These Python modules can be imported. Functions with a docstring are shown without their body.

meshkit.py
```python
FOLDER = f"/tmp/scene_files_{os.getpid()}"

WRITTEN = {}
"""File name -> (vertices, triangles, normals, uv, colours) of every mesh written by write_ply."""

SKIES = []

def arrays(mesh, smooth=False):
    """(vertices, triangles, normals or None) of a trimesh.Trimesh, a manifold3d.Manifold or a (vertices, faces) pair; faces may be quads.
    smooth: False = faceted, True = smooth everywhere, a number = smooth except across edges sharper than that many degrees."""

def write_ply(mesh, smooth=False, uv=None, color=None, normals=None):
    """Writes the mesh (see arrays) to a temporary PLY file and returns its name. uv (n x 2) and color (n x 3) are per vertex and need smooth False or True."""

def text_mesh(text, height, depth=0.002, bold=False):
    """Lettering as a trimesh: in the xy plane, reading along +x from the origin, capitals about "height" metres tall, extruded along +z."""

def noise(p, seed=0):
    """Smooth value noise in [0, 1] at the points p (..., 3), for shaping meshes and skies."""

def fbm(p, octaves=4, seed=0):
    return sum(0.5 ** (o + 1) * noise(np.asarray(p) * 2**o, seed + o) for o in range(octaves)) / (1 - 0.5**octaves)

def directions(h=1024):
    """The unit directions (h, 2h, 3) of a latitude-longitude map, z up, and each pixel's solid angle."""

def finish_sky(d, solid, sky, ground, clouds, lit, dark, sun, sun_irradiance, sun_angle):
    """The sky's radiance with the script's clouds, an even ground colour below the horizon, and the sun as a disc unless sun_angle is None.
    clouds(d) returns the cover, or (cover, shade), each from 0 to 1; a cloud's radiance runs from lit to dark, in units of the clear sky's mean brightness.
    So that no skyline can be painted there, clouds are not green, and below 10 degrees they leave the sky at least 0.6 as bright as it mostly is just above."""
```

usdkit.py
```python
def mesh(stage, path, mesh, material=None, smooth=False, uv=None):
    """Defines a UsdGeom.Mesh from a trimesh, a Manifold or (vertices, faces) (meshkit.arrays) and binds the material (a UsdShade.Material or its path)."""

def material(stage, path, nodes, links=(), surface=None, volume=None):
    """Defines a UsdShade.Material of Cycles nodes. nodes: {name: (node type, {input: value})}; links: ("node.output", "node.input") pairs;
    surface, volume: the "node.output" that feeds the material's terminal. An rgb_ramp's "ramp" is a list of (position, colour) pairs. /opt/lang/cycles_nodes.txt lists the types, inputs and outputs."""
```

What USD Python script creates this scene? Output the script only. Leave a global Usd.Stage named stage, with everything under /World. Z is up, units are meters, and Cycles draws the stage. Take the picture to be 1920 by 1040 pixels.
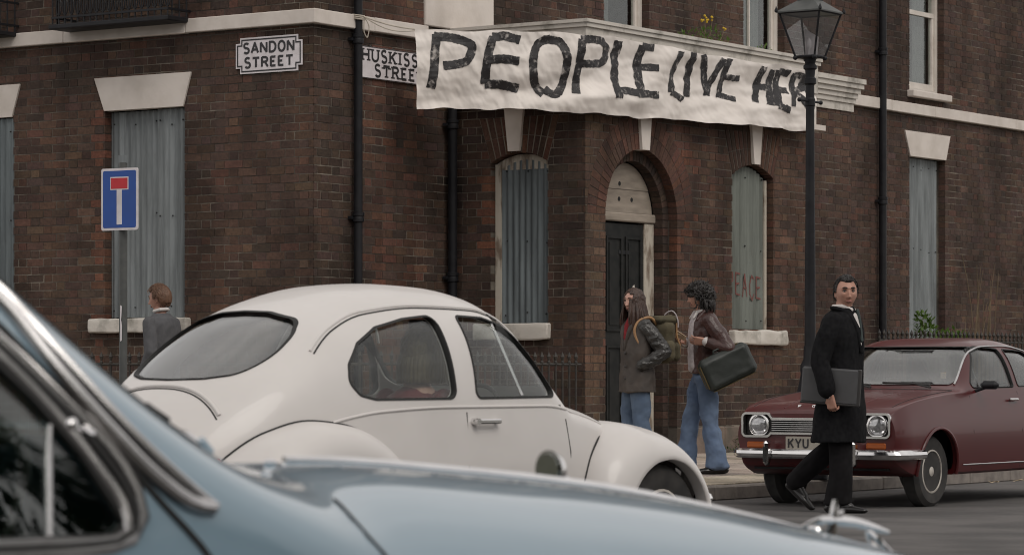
import math, random
import numpy as np, trimesh, usdkit, meshkit
from pxr import Usd, UsdGeom, UsdLux, UsdShade, Gf, Sdf, Vt
from manifold3d import Manifold, CrossSection, Mesh as MMesh
from shapely.geometry import Polygon, box as sbox, LineString, Point, MultiPolygon
from shapely import affinity
from shapely.ops import unary_union
from shapely.prepared import prep
from scipy.interpolate import PchipInterpolator, CubicSpline

stage = Usd.Stage.CreateInMemory()
UsdGeom.SetStageUpAxis(stage, 'Z'); UsdGeom.SetStageMetersPerUnit(stage, 1.0)
UsdGeom.Xform.Define(stage, '/World'); UsdGeom.Scope.Define(stage, '/World/Looks')
rng = np.random.default_rng(7); random.seed(7)

# ---------------------------------------------------------------- camera
EYE = 1.08
cam = UsdGeom.Camera.Define(stage, '/World/camera')
cam.AddTranslateOp().Set(Gf.Vec3d(0, 0, EYE)); cam.AddRotateXOp().Set(90.0)
cam.CreateHorizontalApertureAttr(36.0); cam.CreateVerticalApertureAttr(36.0 * 554 / 1024)
cam.CreateFocalLengthAttr(108.75); cam.CreateVerticalApertureOffsetAttr(3.375)
cam.CreateFStopAttr(8.0); cam.CreateFocusDistanceAttr(26.5)
cam.CreateClippingRangeAttr(Gf.Vec2f(0.1, 2000))
cam.CreateExposureAttr(0.34)

# ---------------------------------------------------------------- sky and sun (overcast)
SUN_AZ, SUN_EL = math.radians(150), math.radians(48)      # rotation = atan2(x, y) towards the sun
def mat(name, nodes, links, surface='p.BSDF'):
    return usdkit.material(stage, '/World/Looks/' + name, nodes, links, surface=surface)
sky_mat = mat('sky_look', {
    'tc': ('texture_coordinate', {}), 'mp': ('mapping', {'scale': (1.2, 1.2, 2.6)}),
    'n': ('noise_texture', {'scale': 1.7, 'detail': 5.0, 'roughness': 0.55}),
    'r': ('rgb_ramp', {'ramp': [(0.0, (4.5, 4.35, 4.25)), (0.45, (6.0, 5.75, 5.55)), (0.7, (8.0, 7.65, 7.3)), (1.0, (9.0, 8.55, 8.1))]}),
    's': ('sky_texture', {'sky_type': 'single_scattering', 'sun_disc': False, 'sun_elevation': SUN_EL, 'sun_rotation': SUN_AZ}),
    'm': ('mix', {'fac': 0.93}), 'b': ('background_shader', {'strength': 0.10})},
    [('tc.generated', 'mp.vector'), ('mp.vector', 'n.vector'), ('n.fac', 'r.fac'), ('s.color', 'm.color1'), ('r.color', 'm.color2'), ('m.color', 'b.color')], 'b.background')
dome = UsdLux.DomeLight.Define(stage, '/World/sky'); dome.CreateIntensityAttr(1.0)
UsdShade.MaterialBindingAPI.Apply(dome.GetPrim()).Bind(sky_mat)
dome.GetPrim().SetCustomDataByKey('kind', 'structure'); dome.GetPrim().SetCustomDataByKey('label', 'even grey overcast sky above the street'); dome.GetPrim().SetCustomDataByKey('category', 'sky')
sun = UsdLux.DistantLight.Define(stage, '/World/sun')
sun.CreateIntensityAttr(0.30); sun.CreateAngleAttr(35.0); sun.CreateColorAttr(Gf.Vec3f(1.0, 0.95, 0.88)); sun.GetPrim().CreateAttribute('inputs:normalize', Sdf.ValueTypeNames.Bool).Set(True)
sun.AddRotateZOp().Set(-math.degrees(SUN_AZ)); sun.AddRotateXOp().Set(-(90 - math.degrees(SUN_EL)))

# ---------------------------------------------------------------- naming and mesh helpers
USED = {}
def numbered(parent, name):
    k = (parent, name); n = USED.get(k, 0); USED[k] = n + 1
    return f'{parent}/{name}' if n == 0 else f'{parent}/{name}_{n:03d}'
def cd(prim, **kw):
    for k, v in kw.items():
        if v: prim.SetCustomDataByKey(k, v)
def thing(name, label, cat, loc=(0, 0, 0), rot=0.0, group=None, kind=None):
    p = numbered('/World', name); x = UsdGeom.Xform.Define(stage, p)
    x.AddTranslateOp().Set(Gf.Vec3d(*map(float, loc))); x.AddRotateZOp().Set(float(rot))
    cd(x.GetPrim(), label=label, category=cat, group=group, kind=kind)
    return p
def obj(name, mesh, m, parent='/World', smooth=False, label=None, cat=None, group=None, kind=None, tint=None):
    p = numbered(parent, name); u = usdkit.mesh(stage, p, mesh, m, smooth=smooth)
    cd(u.GetPrim(), label=label, category=cat, group=group, kind=kind)
    if tint is not None:
        UsdGeom.PrimvarsAPI(u).CreatePrimvar('tint', Sdf.ValueTypeNames.Float3Array, 'vertex').Set(Vt.Vec3fArray.FromNumpy(np.asarray(tint, np.float32)))
    return p
def tm(v, f): return trimesh.Trimesh(np.asarray(v, float), np.asarray(f), process=False)
def cat_(ms):
    ms = [to_tm(m) for m in ms]
    return trimesh.util.concatenate(ms) if len(ms) > 1 else ms[0]
def to_tm(m):
    if isinstance(m, Manifold):
        q = m.to_mesh(); return trimesh.Trimesh(q.vert_properties[:, :3], q.tri_verts, process=False)
    return m
def to_mf(t):
    t = trimesh.Trimesh(t.vertices, t.faces, process=True)
    return Manifold(MMesh(np.asarray(t.vertices, np.float32), np.asarray(t.faces, np.uint32)))
def bx(x0, x1, y0, y1, z0, z1, bev=0.0):
    if bev > 0:
        b = min(bev, (x1 - x0) / 2.2, (y1 - y0) / 2.2, (z1 - z0) / 2.2)
        pts = []
        for sx in (0, 1):
            for sy in (0, 1):
                for sz in (0, 1):
                    c = np.array([x1 if sx else x0, y1 if sy else y0, z1 if sz else z0], float)
                    d = np.array([-1 if sx else 1, -1 if sy else 1, -1 if sz else 1]) * b
                    for k in range(3):
                        e = c + d; e[k] = c[k]; pts.append(e)
        return to_tm(Manifold.hull_points(np.array(pts)))
    m = trimesh.creation.box((x1 - x0, y1 - y0, z1 - z0)); m.apply_translation(((x0 + x1) / 2, (y0 + y1) / 2, (z0 + z1) / 2)); return m
def tube(pts, r, sides=8, closed=False):
    """round bar along a polyline; r a number or one per point"""
    P = np.asarray(pts, float); n = len(P); R = np.broadcast_to(np.asarray(r, float), n)
    T = np.roll(P, -1, 0) - np.roll(P, 1, 0) if closed else np.gradient(P, axis=0)
    T /= np.maximum(np.linalg.norm(T, axis=1, keepdims=True), 1e-9)
    up = np.array([0, 0, 1.0]) if abs(T[0][2]) < 0.9 else np.array([1.0, 0, 0])
    N = np.cross(T[0], up); N /= np.linalg.norm(N); rings = []
    for i in range(n):
        N = N - T[i] * (N @ T[i]); N /= np.linalg.norm(N); B = np.cross(T[i], N)
        a = np.arange(sides) * 2 * np.pi / sides
        rings.append(P[i] + R[i] * (np.cos(a)[:, None] * N + np.sin(a)[:, None] * B))
    V = np.vstack(rings); F = []
    for i in range(n if closed else n - 1):
        j = (i + 1) % n
        for k in range(sides):
            l = (k + 1) % sides
            F += [(i * sides + k, j * sides + k, j * sides + l), (i * sides + k, j * sides + l, i * sides + l)]
    if not closed:
        V = np.vstack([V, P[0], P[-1]]); c0, c1 = len(V) - 2, len(V) - 1
        for k in range(sides):
            l = (k + 1) % sides
            F += [(c0, k, l), (c1, (n - 1) * sides + l, (n - 1) * sides + k)]
    m = tm(V, F); 
    if m.volume < 0: m.invert()
    return m
def lathe(prof, sides=20):
    """(r, z) pairs from bottom to top, around z"""
    P = np.asarray(prof, float); a = np.arange(sides) * 2 * np.pi / sides
    V = np.vstack([np.stack([r * np.cos(a), r * np.sin(a), np.full(sides, z)], 1) for r, z in P] + [[[0, 0, P[0][1]], [0, 0, P[-1][1]]]]); F = []
    n = len(P)
    for i in range(n - 1):
        for k in range(sides):
            l = (k + 1) % sides
            F += [(i * sides + k, i * sides + l, (i + 1) * sides + l), (i * sides + k, (i + 1) * sides + l, (i + 1) * sides + k)]
    for k in range(sides):
        l = (k + 1) % sides
        F += [(n * sides, l, k), (n * sides + 1, (n - 1) * sides + k, (n - 1) * sides + l)]
    return tm(V, F)
def geoms(g):
    if g.is_empty: return []
    return [x for x in getattr(g, 'geoms', [g]) if isinstance(x, Polygon) and x.area > 1e-8]
def prism(poly, d):
    """shapely polygon(s) in xy extruded 0..d along z"""
    return cat_([trimesh.creation.extrude_polygon(g, d, engine='earcut') for g in geoms(poly)])
def frame(m, o, ex, ey, ez):
    """local xyz -> o + x ex + y ey + z ez"""
    m = to_tm(m).copy(); M = np.eye(4); M[:3, 0], M[:3, 1], M[:3, 2], M[:3, 3] = ex, ey, ez, o
    m.apply_transform(M)
    if np.linalg.det(M[:3, :3]) < 0: m.invert()
    return m
def rotz(m, deg, o=(0, 0, 0)):
    m = to_tm(m).copy(); m.apply_transform(trimesh.transformations.rotation_matrix(math.radians(deg), [0, 0, 1], o)); return m
def rot(m, deg, ax, o=(0, 0, 0)):
    m = to_tm(m).copy(); m.apply_transform(trimesh.transformations.rotation_matrix(math.radians(deg), ax, o)); return m
def mv(m, *d):
    m = to_tm(m).copy(); m.apply_translation(d); return m
def catmull(P, n=6, closed=False):
    P = np.asarray(P, float)
    t = np.r_[0, np.cumsum(np.linalg.norm(np.diff(np.vstack([P, P[:1]]) if closed else P, axis=0), axis=1))]
    if closed: cs = CubicSpline(t, np.vstack([P, P[:1]]), bc_type='periodic'); return cs(np.linspace(0, t[-1], n * len(P), endpoint=False))
    return PchipInterpolator(t, P)(np.linspace(0, t[-1], n * (len(P) - 1) + 1))
def rpoly(pts, r=0.02):
    p = Polygon(pts); return p.buffer(-r, quad_segs=6).buffer(r, quad_segs=6)

# ---------------------------------------------------------------- materials
def mk(name, c1, c2=None, scale=6.0, rough=0.6, metal=0.0, bump=0.0, bscale=60.0, spec=0.5, coat=0.0, sheen=0.0, contrast=(0.35, 0.65), stretch=(1, 1, 1), detail=4.0, dr=0.0, bdist=0.01, rvar=0.0):
    c2 = c2 or tuple(x * 0.8 for x in c1)
    nodes = {'g': ('geometry', {}), 'mp': ('mapping', {'scale': stretch}), 'n': ('noise_texture', {'scale': scale, 'detail': detail, 'roughness': 0.6}),
             'r': ('rgb_ramp', {'ramp': [(0.0, c1), (contrast[0], c1), (contrast[1], c2), (1.0, c2)]}),
             'p': ('principled_bsdf', {'roughness': rough, 'metallic': metal, 'specular_ior_level': spec, 'coat_weight': coat, 'coat_roughness': 0.05, 'sheen_weight': sheen, 'diffuse_roughness': dr})}
    links = [('g.position', 'mp.vector'), ('mp.vector', 'n.vector'), ('n.fac', 'r.fac'), ('r.color', 'p.base_color')]
    if bump:
        nodes['n2'] = ('noise_texture', {'scale': bscale, 'detail': 3.0, 'roughness': 0.6}); nodes['b'] = ('bump', {'strength': bump, 'distance': bdist})
        links += [('mp.vector', 'n2.vector'), ('n2.fac', 'b.height'), ('b.normal', 'p.normal')]
    if rvar:
        nodes['mr'] = ('map_range', {'from_min': 0.3, 'from_max': 0.7, 'to_min': max(0.02, rough - rvar), 'to_max': min(1, rough + rvar), 'clamp': True})
        links += [('n.fac', 'mr.value'), ('mr.result', 'p.roughness')]
    return mat(name, nodes, links)
def brick_like(name, dark=0.5, bump=0.35):
    return mat(name, {
        'a': ('attribute', {'attribute': 'tint'}), 'g': ('geometry', {}),
        'n': ('noise_texture', {'scale': 38.0, 'detail': 5.0, 'roughness': 0.65}), 'r': ('rgb_ramp', {'ramp': [(0.25, (0.55, 0.55, 0.56)), (0.5, (1, 1, 1)), (0.75, (1.45, 1.4, 1.35))]}),
        'n2': ('noise_texture', {'scale': 0.9, 'detail': 6.0, 'roughness': 0.62}), 'r2': ('rgb_ramp', {'ramp': [(0.36, (dark, dark, dark * 0.98)), (0.52, (0.95, 0.95, 0.95)), (0.7, (1.12, 1.08, 1.05))]}),
        'mp4': ('mapping', {'scale': (2.2, 2.2, 0.22)}), 'n4': ('noise_texture', {'scale': 1.0, 'detail': 5.0, 'roughness': 0.6}), 'r4': ('rgb_ramp', {'ramp': [(0.34, (0.62, 0.61, 0.60)), (0.5, (1, 1, 1)), (0.72, (1.12, 1.08, 1.04))]}), 'm4': ('mix', {'mix_type': 'multiply', 'fac': 1.0}),
        'm': ('mix', {'mix_type': 'multiply', 'fac': 1.0}), 'm2': ('mix', {'mix_type': 'multiply', 'fac': 1.0}),
        'n3': ('noise_texture', {'scale': 140.0, 'detail': 3.0}), 'b': ('bump', {'strength': bump, 'distance': 0.006}),
        'p': ('principled_bsdf', {'roughness': 0.88, 'specular_ior_level': 0.25})},
        [('g.position', 'n.vector'), ('g.position', 'n2.vector'), ('g.position', 'n3.vector'), ('n.fac', 'r.fac'), ('n2.fac', 'r2.fac'), ('a.color', 'm.color1'), ('r.color', 'm.color2'),
         ('m.color', 'm2.color1'), ('r2.color', 'm2.color2'), ('g.position', 'mp4.vector'), ('mp4.vector', 'n4.vector'), ('n4.fac', 'r4.fac'), ('m2.color', 'm4.color1'), ('r4.color', 'm4.color2'), ('m4.color', 'p.base_color'), ('n3.fac', 'b.height'), ('b.normal', 'p.normal')])
M = {}
M['brick'] = brick_like('sooty_brick')
M['flag'] = brick_like('flagstone', dark=0.72, bump=0.2)
M['mortar'] = mk('old_mortar', (0.075, 0.064, 0.053), (0.24, 0.21, 0.17), scale=1.1, rough=0.95, bump=0.4, bscale=90, contrast=(0.48, 0.66), detail=7)
M['trim'] = mk('cream_paint', (0.60, 0.545, 0.50), (0.44, 0.39, 0.345), scale=2.4, rough=0.7, bump=0.15, bscale=40, contrast=(0.42, 0.78), detail=8)
M['trim_dirty'] = mk('weathered_cream_paint', (0.52, 0.485, 0.44), (0.15, 0.14, 0.115), scale=3.2, rough=0.8, bump=0.3, bscale=40, contrast=(0.50, 0.72), detail=9)
M['plinth'] = mk('plinth_stone', (0.17, 0.125, 0.10), (0.09, 0.075, 0.06), scale=4, rough=0.9, bump=0.3)
def iron_sheet(name, c1, c2):
    return mat(name, {'g': ('geometry', {}), 'mp': ('mapping', {'scale': (3.4, 3.4, 0.30)}), 'n': ('noise_texture', {'scale': 2.2, 'detail': 9.0, 'roughness': 0.68}), 'r': ('rgb_ramp', {'ramp': [(0.0, c1), (0.38, c1), (0.60, c2), (1.0, c2)]}),
        'mp2': ('mapping', {'scale': (1.6, 1.6, 0.5)}), 'n2': ('noise_texture', {'scale': 2.6, 'detail': 8.0, 'roughness': 0.7}), 'r2': ('rgb_ramp', {'ramp': [(0.0, (0, 0, 0)), (0.66, (0, 0, 0)), (0.75, (0.75, 0.75, 0.75)), (1.0, (0.85, 0.85, 0.85))]}), 'm': ('mix', {'color2': (0.085, 0.048, 0.028)}),
        'p': ('principled_bsdf', {'roughness': 0.6, 'metallic': 0.3, 'specular_ior_level': 0.4})},
        [('g.position', 'mp.vector'), ('mp.vector', 'n.vector'), ('n.fac', 'r.fac'), ('g.position', 'mp2.vector'), ('mp2.vector', 'n2.vector'), ('n2.fac', 'r2.fac'), ('r2.color', 'm.fac'), ('r.color', 'm.color1'), ('m.color', 'p.base_color')])
M['iron'] = iron_sheet('iron_sheet', (0.235, 0.255, 0.262), (0.135, 0.148, 0.152))
M['iron_blue'] = iron_sheet('iron_blue_sheet', (0.16, 0.185, 0.195), (0.095, 0.110, 0.116))
M['iron_green'] = iron_sheet('iron_green_sheet', (0.18, 0.195, 0.175), (0.115, 0.125, 0.11))
M['black_paint'] = mk('black_gloss_paint', (0.007, 0.007, 0.009), (0.014, 0.014, 0.016), rough=0.5, spec=0.25, bump=0.05)
M['railing_paint'] = mk('dull_black_paint', (0.014, 0.013, 0.012), (0.035, 0.028, 0.022), rough=0.6, scale=14)
M['asphalt'] = mk('asphalt', (0.060, 0.056, 0.055), (0.105, 0.097, 0.094), scale=0.9, rough=0.85, bump=0.6, bscale=140, detail=9, bdist=0.02, contrast=(0.4, 0.62))
M['kerb'] = mk('kerb_granite', (0.20, 0.175, 0.155), (0.12, 0.105, 0.095), scale=7, rough=0.85, bump=0.3, detail=7)
M['bedding'] = mk('flag_joint_dirt', (0.045, 0.04, 0.033), (0.07, 0.06, 0.05), rough=0.95)
M['soil'] = mk('bare_earth', (0.07, 0.06, 0.048), (0.045, 0.05, 0.03), rough=0.95)
M['dark'] = mk('dark_inside', (0.010, 0.010, 0.010), rough=0.9)
M['wood_grey'] = mk('weathered_board', (0.30, 0.255, 0.21), (0.19, 0.16, 0.13), scale=3.0, rough=0.85, stretch=(1, 1, 5), detail=8, contrast=(0.35, 0.7), bump=0.2)
M['door_black'] = mk('black_door_paint', (0.007, 0.008, 0.008), (0.018, 0.018, 0.017), rough=0.65, spec=0.25, scale=8, bump=0.1)
M['frame_old'] = mk('flaked_white_paint', (0.42, 0.38, 0.32), (0.16, 0.12, 0.09), scale=9, rough=0.8, stretch=(1, 1, 0.3), detail=8, contrast=(0.48, 0.62))
M['white_gloss'] = mk('white_gloss_paint', (0.62, 0.57, 0.52), (0.5, 0.45, 0.4), scale=5, rough=0.45, detail=6)
M['sign_white'] = mk('sign_white_enamel', (0.66, 0.62, 0.64), (0.55, 0.51, 0.52), scale=8, rough=0.4)
M['sign_black'] = mk('sign_black_enamel', (0.014, 0.013, 0.015), rough=0.45)
M['sign_blue'] = mk('sign_blue', (0.012, 0.065, 0.30), (0.014, 0.06, 0.26), rough=0.45)
M['sign_red'] = mk('sign_red', (0.50, 0.02, 0.03), rough=0.45)
M['post_grey'] = mk('grey_post_paint', (0.070, 0.073, 0.070), (0.05, 0.053, 0.052), scale=10, rough=0.55, bump=0.05)
M['cloth'] = mk('banner_sheet', (0.70, 0.65, 0.61), (0.60, 0.55, 0.51), scale=1.6, rough=0.92, bump=0.12, bscale=160, detail=7, contrast=(0.4, 0.75))
M['rope'] = mk('cotton_rope', (0.45, 0.40, 0.34), rough=0.9)
M['chrome'] = mk('chrome', (0.80, 0.79, 0.79), (0.72, 0.71, 0.71), rough=0.12, metal=1.0, scale=12)
M['chrome_dull'] = mk('dulled_chrome', (0.58, 0.57, 0.57), (0.46, 0.45, 0.45), rough=0.24, metal=1.0, scale=12)
M['rubber'] = mk('black_rubber', (0.012, 0.012, 0.012), (0.02, 0.02, 0.02), rough=0.75)
M['tyre'] = mk('tyre_rubber', (0.016, 0.015, 0.015), (0.035, 0.032, 0.03), rough=0.85, scale=9)
M['rim'] = mk('silver_wheel', (0.50, 0.465, 0.42), (0.36, 0.33, 0.30), rough=0.45, metal=0.25, scale=15)
def car_paint(name, c1, c2, rough=0.38, coat=1.0, bump=0.0):
    return mk(name, c1, c2, scale=2.0, rough=rough, coat=coat, detail=5, contrast=(0.3, 0.7), bump=bump, bscale=5)
M['beetle_paint'] = car_paint('cream_car_paint', (0.56, 0.535, 0.52), (0.52, 0.495, 0.48), rough=0.45, coat=0.25)
M['maroon_paint'] = car_paint('maroon_car_paint', (0.054, 0.0042, 0.0048), (0.045, 0.0038, 0.0044), rough=0.34, coat=0.22)
M['blue_paint'] = car_paint('pale_blue_car_paint', (0.195, 0.285, 0.35), (0.18, 0.27, 0.335), rough=0.30, coat=1.0)
def glass(name, tint=(0.92, 0.95, 0.94), refl=0.9, base=0.05):
    return mat(name, {'f': ('layer_weight', {'blend': 0.5}), 'pw': ('math', {'math_type': 'power', 'value2': 4.0}), 'ml': ('math', {'math_type': 'multiply', 'value2': 0.75}), 't': ('transparent_bsdf', {'color': tint}), 'g': ('glossy_bsdf', {'color': (refl, refl, refl), 'roughness': 0.01}),
                      'ma': ('math', {'math_type': 'add', 'value2': base, 'use_clamp': True}), 'm': ('mix_closure', {})},
               [('f.facing', 'pw.value1'), ('pw.value', 'ml.value1'), ('ml.value', 'ma.value1'), ('ma.value', 'm.fac'), ('t.BSDF', 'm.closure1'), ('g.BSDF', 'm.closure2')], 'm.closure')
M['glass'] = glass('window_glass', base=0.06)
M['car_glass'] = glass('car_glass', (0.93, 0.95, 0.94), 0.95, 0.03)
M['dusty_glass'] = glass('dusty_car_glass', (0.74, 0.76, 0.76), 0.9, 0.16)
M['red_trim'] = mk('red_vinyl', (0.13, 0.010, 0.014), (0.09, 0.008, 0.010), rough=0.45)
M['grey_trim'] = mk('grey_vinyl', (0.16, 0.155, 0.15), (0.11, 0.105, 0.10), rough=0.6)
M['black_trim'] = mk('black_vinyl', (0.016, 0.015, 0.015), (0.025, 0.023, 0.022), rough=0.55)
M['amber'] = mk('amber_lens', (0.30, 0.07, 0.01), rough=0.3)
M['red_lens'] = mk('red_lens', (0.30, 0.01, 0.01), rough=0.25)
M['lens'] = mk('headlamp_lens', (0.55, 0.55, 0.56), (0.36, 0.36, 0.37), scale=40, rough=0.15, metal=0.75)
M['skin'] = mk('skin', (0.40, 0.22, 0.165), (0.33, 0.165, 0.115), scale=14, rough=0.55, detail=4)
M['skin_pale'] = mk('pale_skin', (0.50, 0.31, 0.245), (0.43, 0.24, 0.185), scale=14, rough=0.55)
M['plate'] = mk('dusty_plate', (0.36, 0.33, 0.28), (0.28, 0.25, 0.21), rough=0.6)
M['mirror_tint'] = mk('mirror_glass', (0.55, 0.58, 0.54), rough=0.04, metal=1.0)
M['reflecting_glass'] = glass('side_glass', (0.65, 0.70, 0.68), 0.85, 0.10)
M['lips'] = mk('lips', (0.27, 0.105, 0.085), rough=0.5)
M['eye_white'] = mk('eye_white', (0.26, 0.22, 0.20), rough=0.3)
M['eye_dark'] = mk('eye_dark', (0.012, 0.009, 0.008), rough=0.25)
M['hair_black'] = mk('black_hair', (0.009, 0.007, 0.007), (0.020, 0.016, 0.014), scale=40, rough=0.5, stretch=(1, 1, 0.2), bump=0.6, bscale=120)
M['hair_brown'] = mk('brown_hair', (0.026, 0.012, 0.008), (0.052, 0.025, 0.016), scale=45, rough=0.5, stretch=(1, 1, 0.15), bump=0.6, bscale=120)
M['hair_ginger'] = mk('light_brown_hair', (0.085, 0.04, 0.022), (0.13, 0.065, 0.035), scale=45, rough=0.55, stretch=(1, 1, 0.3), bump=0.6, bscale=120)
M['hair_blond'] = mk('blond_hair', (0.10, 0.078, 0.032), (0.06, 0.045, 0.02), scale=45, rough=0.55, stretch=(1, 1, 0.2), bump=0.6, bscale=120)
M['coat_black'] = mk('black_wool', (0.006, 0.006, 0.007), (0.012, 0.012, 0.013), scale=30, rough=0.95, spec=0.12, bump=0.3, bscale=200)
M['trouser_black'] = mk('black_trouser_cloth', (0.006, 0.0055, 0.006), (0.010, 0.009, 0.010), scale=20, rough=0.9, spec=0.15, bump=0.2, bscale=150)
M['shirt_white'] = mk('white_shirt', (0.55, 0.52, 0.50), (0.46, 0.43, 0.42), rough=0.85)
M['shirt_grey'] = mk('pale_striped_shirt', (0.44, 0.40, 0.40), (0.33, 0.29, 0.30), scale=30, rough=0.85)
M['tie'] = mk('dark_tie', (0.010, 0.022, 0.020), rough=0.6)
M['shoe'] = mk('black_leather_shoe', (0.010, 0.009, 0.009), rough=0.28)
M['portfolio'] = mk('grey_portfolio', (0.062, 0.062, 0.065), (0.05, 0.05, 0.052), scale=9, rough=0.5, bump=0.15, bscale=150)
M['coat_brown'] = mk('dark_brown_coat_leather', (0.034, 0.027, 0.023), (0.056, 0.043, 0.035), scale=9, rough=0.6, detail=6, bump=0.25, bscale=40)
M['leather_sleeve'] = mk('black_leather_sleeve', (0.020, 0.019, 0.018), (0.035, 0.032, 0.030), scale=11, rough=0.36, bump=0.5, bscale=26, bdist=0.02)
M['leather_brown'] = mk('brown_leather', (0.050, 0.021, 0.018), (0.032, 0.014, 0.012), scale=9, rough=0.38, bump=0.35, bscale=30, bdist=0.02)
M['red_knit'] = mk('red_knit', (0.22, 0.010, 0.015), (0.15, 0.007, 0.010), scale=30, rough=0.9)
M['denim'] = mk('blue_denim', (0.095, 0.135, 0.20), (0.062, 0.092, 0.145), scale=6, rough=0.9, detail=7, bump=0.15, bscale=140)
M['denim_pale'] = mk('faded_blue_denim', (0.125, 0.175, 0.265), (0.082, 0.12, 0.20), scale=5, rough=0.9, detail=7, bump=0.15, bscale=140)
M['canvas'] = mk('olive_canvas', (0.088, 0.072, 0.040), (0.052, 0.044, 0.026), scale=8, rough=0.9, bump=0.25, bscale=60)
M['strap'] = mk('tan_leather_strap', (0.34, 0.19, 0.085), (0.24, 0.13, 0.06), rough=0.6)
M['case_green'] = mk('dark_green_vinyl', (0.012, 0.0155, 0.0135), (0.019, 0.023, 0.020), scale=10, rough=0.48, bump=0.15, bscale=120)
M['brass'] = mk('dull_brass', (0.16, 0.12, 0.06), rough=0.35, metal=0.8)
M['paper'] = mk('yellowed_paper', (0.55, 0.42, 0.30), rough=0.9)
M['suit_grey'] = mk('grey_suit_cloth', (0.080, 0.080, 0.085), (0.06, 0.06, 0.065), scale=20, rough=0.92, bump=0.2, bscale=150)
M['graffiti'] = mk('faded_red_paint', (0.17, 0.045, 0.036), (0.135, 0.06, 0.052), scale=14, rough=0.8)
M['paint_stroke'] = mk('black_brush_paint', (0.014, 0.012, 0.013), (0.075, 0.062, 0.055), scale=7, rough=0.7, stretch=(1, 1, 1), detail=9, contrast=(0.52, 0.72))
M['moss'] = mk('moss', (0.045, 0.06, 0.018), (0.03, 0.04, 0.014), scale=10, rough=0.95, bump=0.5, bscale=50)
def leafmat(name, c1, c2):
    return mat(name, {'g': ('geometry', {}), 'r': ('rgb_ramp', {'ramp': [(0, c1), (1, c2)]}), 'd': ('principled_bsdf', {'roughness': 0.6, 'specular_ior_level': 0.3}), 't': ('translucent_bsdf', {}), 'm': ('mix_closure', {'fac': 0.3})},
               [('g.random_per_island', 'r.fac'), ('r.color', 'd.base_color'), ('r.color', 't.color'), ('d.BSDF', 'm.closure1'), ('t.BSDF', 'm.closure2')], 'm.closure')
M['leaf'] = leafmat('green_leaf', (0.075, 0.13, 0.025), (0.15, 0.23, 0.055))
M['leaf_dark'] = leafmat('dark_leaf', (0.028, 0.05, 0.012), (0.075, 0.105, 0.03))
M['stalk'] = mk('dry_stalk', (0.17, 0.125, 0.075), (0.11, 0.08, 0.05), rough=0.9)
M['flower'] = mk('yellow_petal', (0.55, 0.36, 0.02), rough=0.7)
M['bark'] = mk('bark', (0.06, 0.045, 0.035), (0.035, 0.03, 0.022), rough=0.9, bump=0.5)
M['litter'] = mk('pale_litter', (0.40, 0.33, 0.24), (0.25, 0.18, 0.10), scale=25, rough=0.9)
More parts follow.
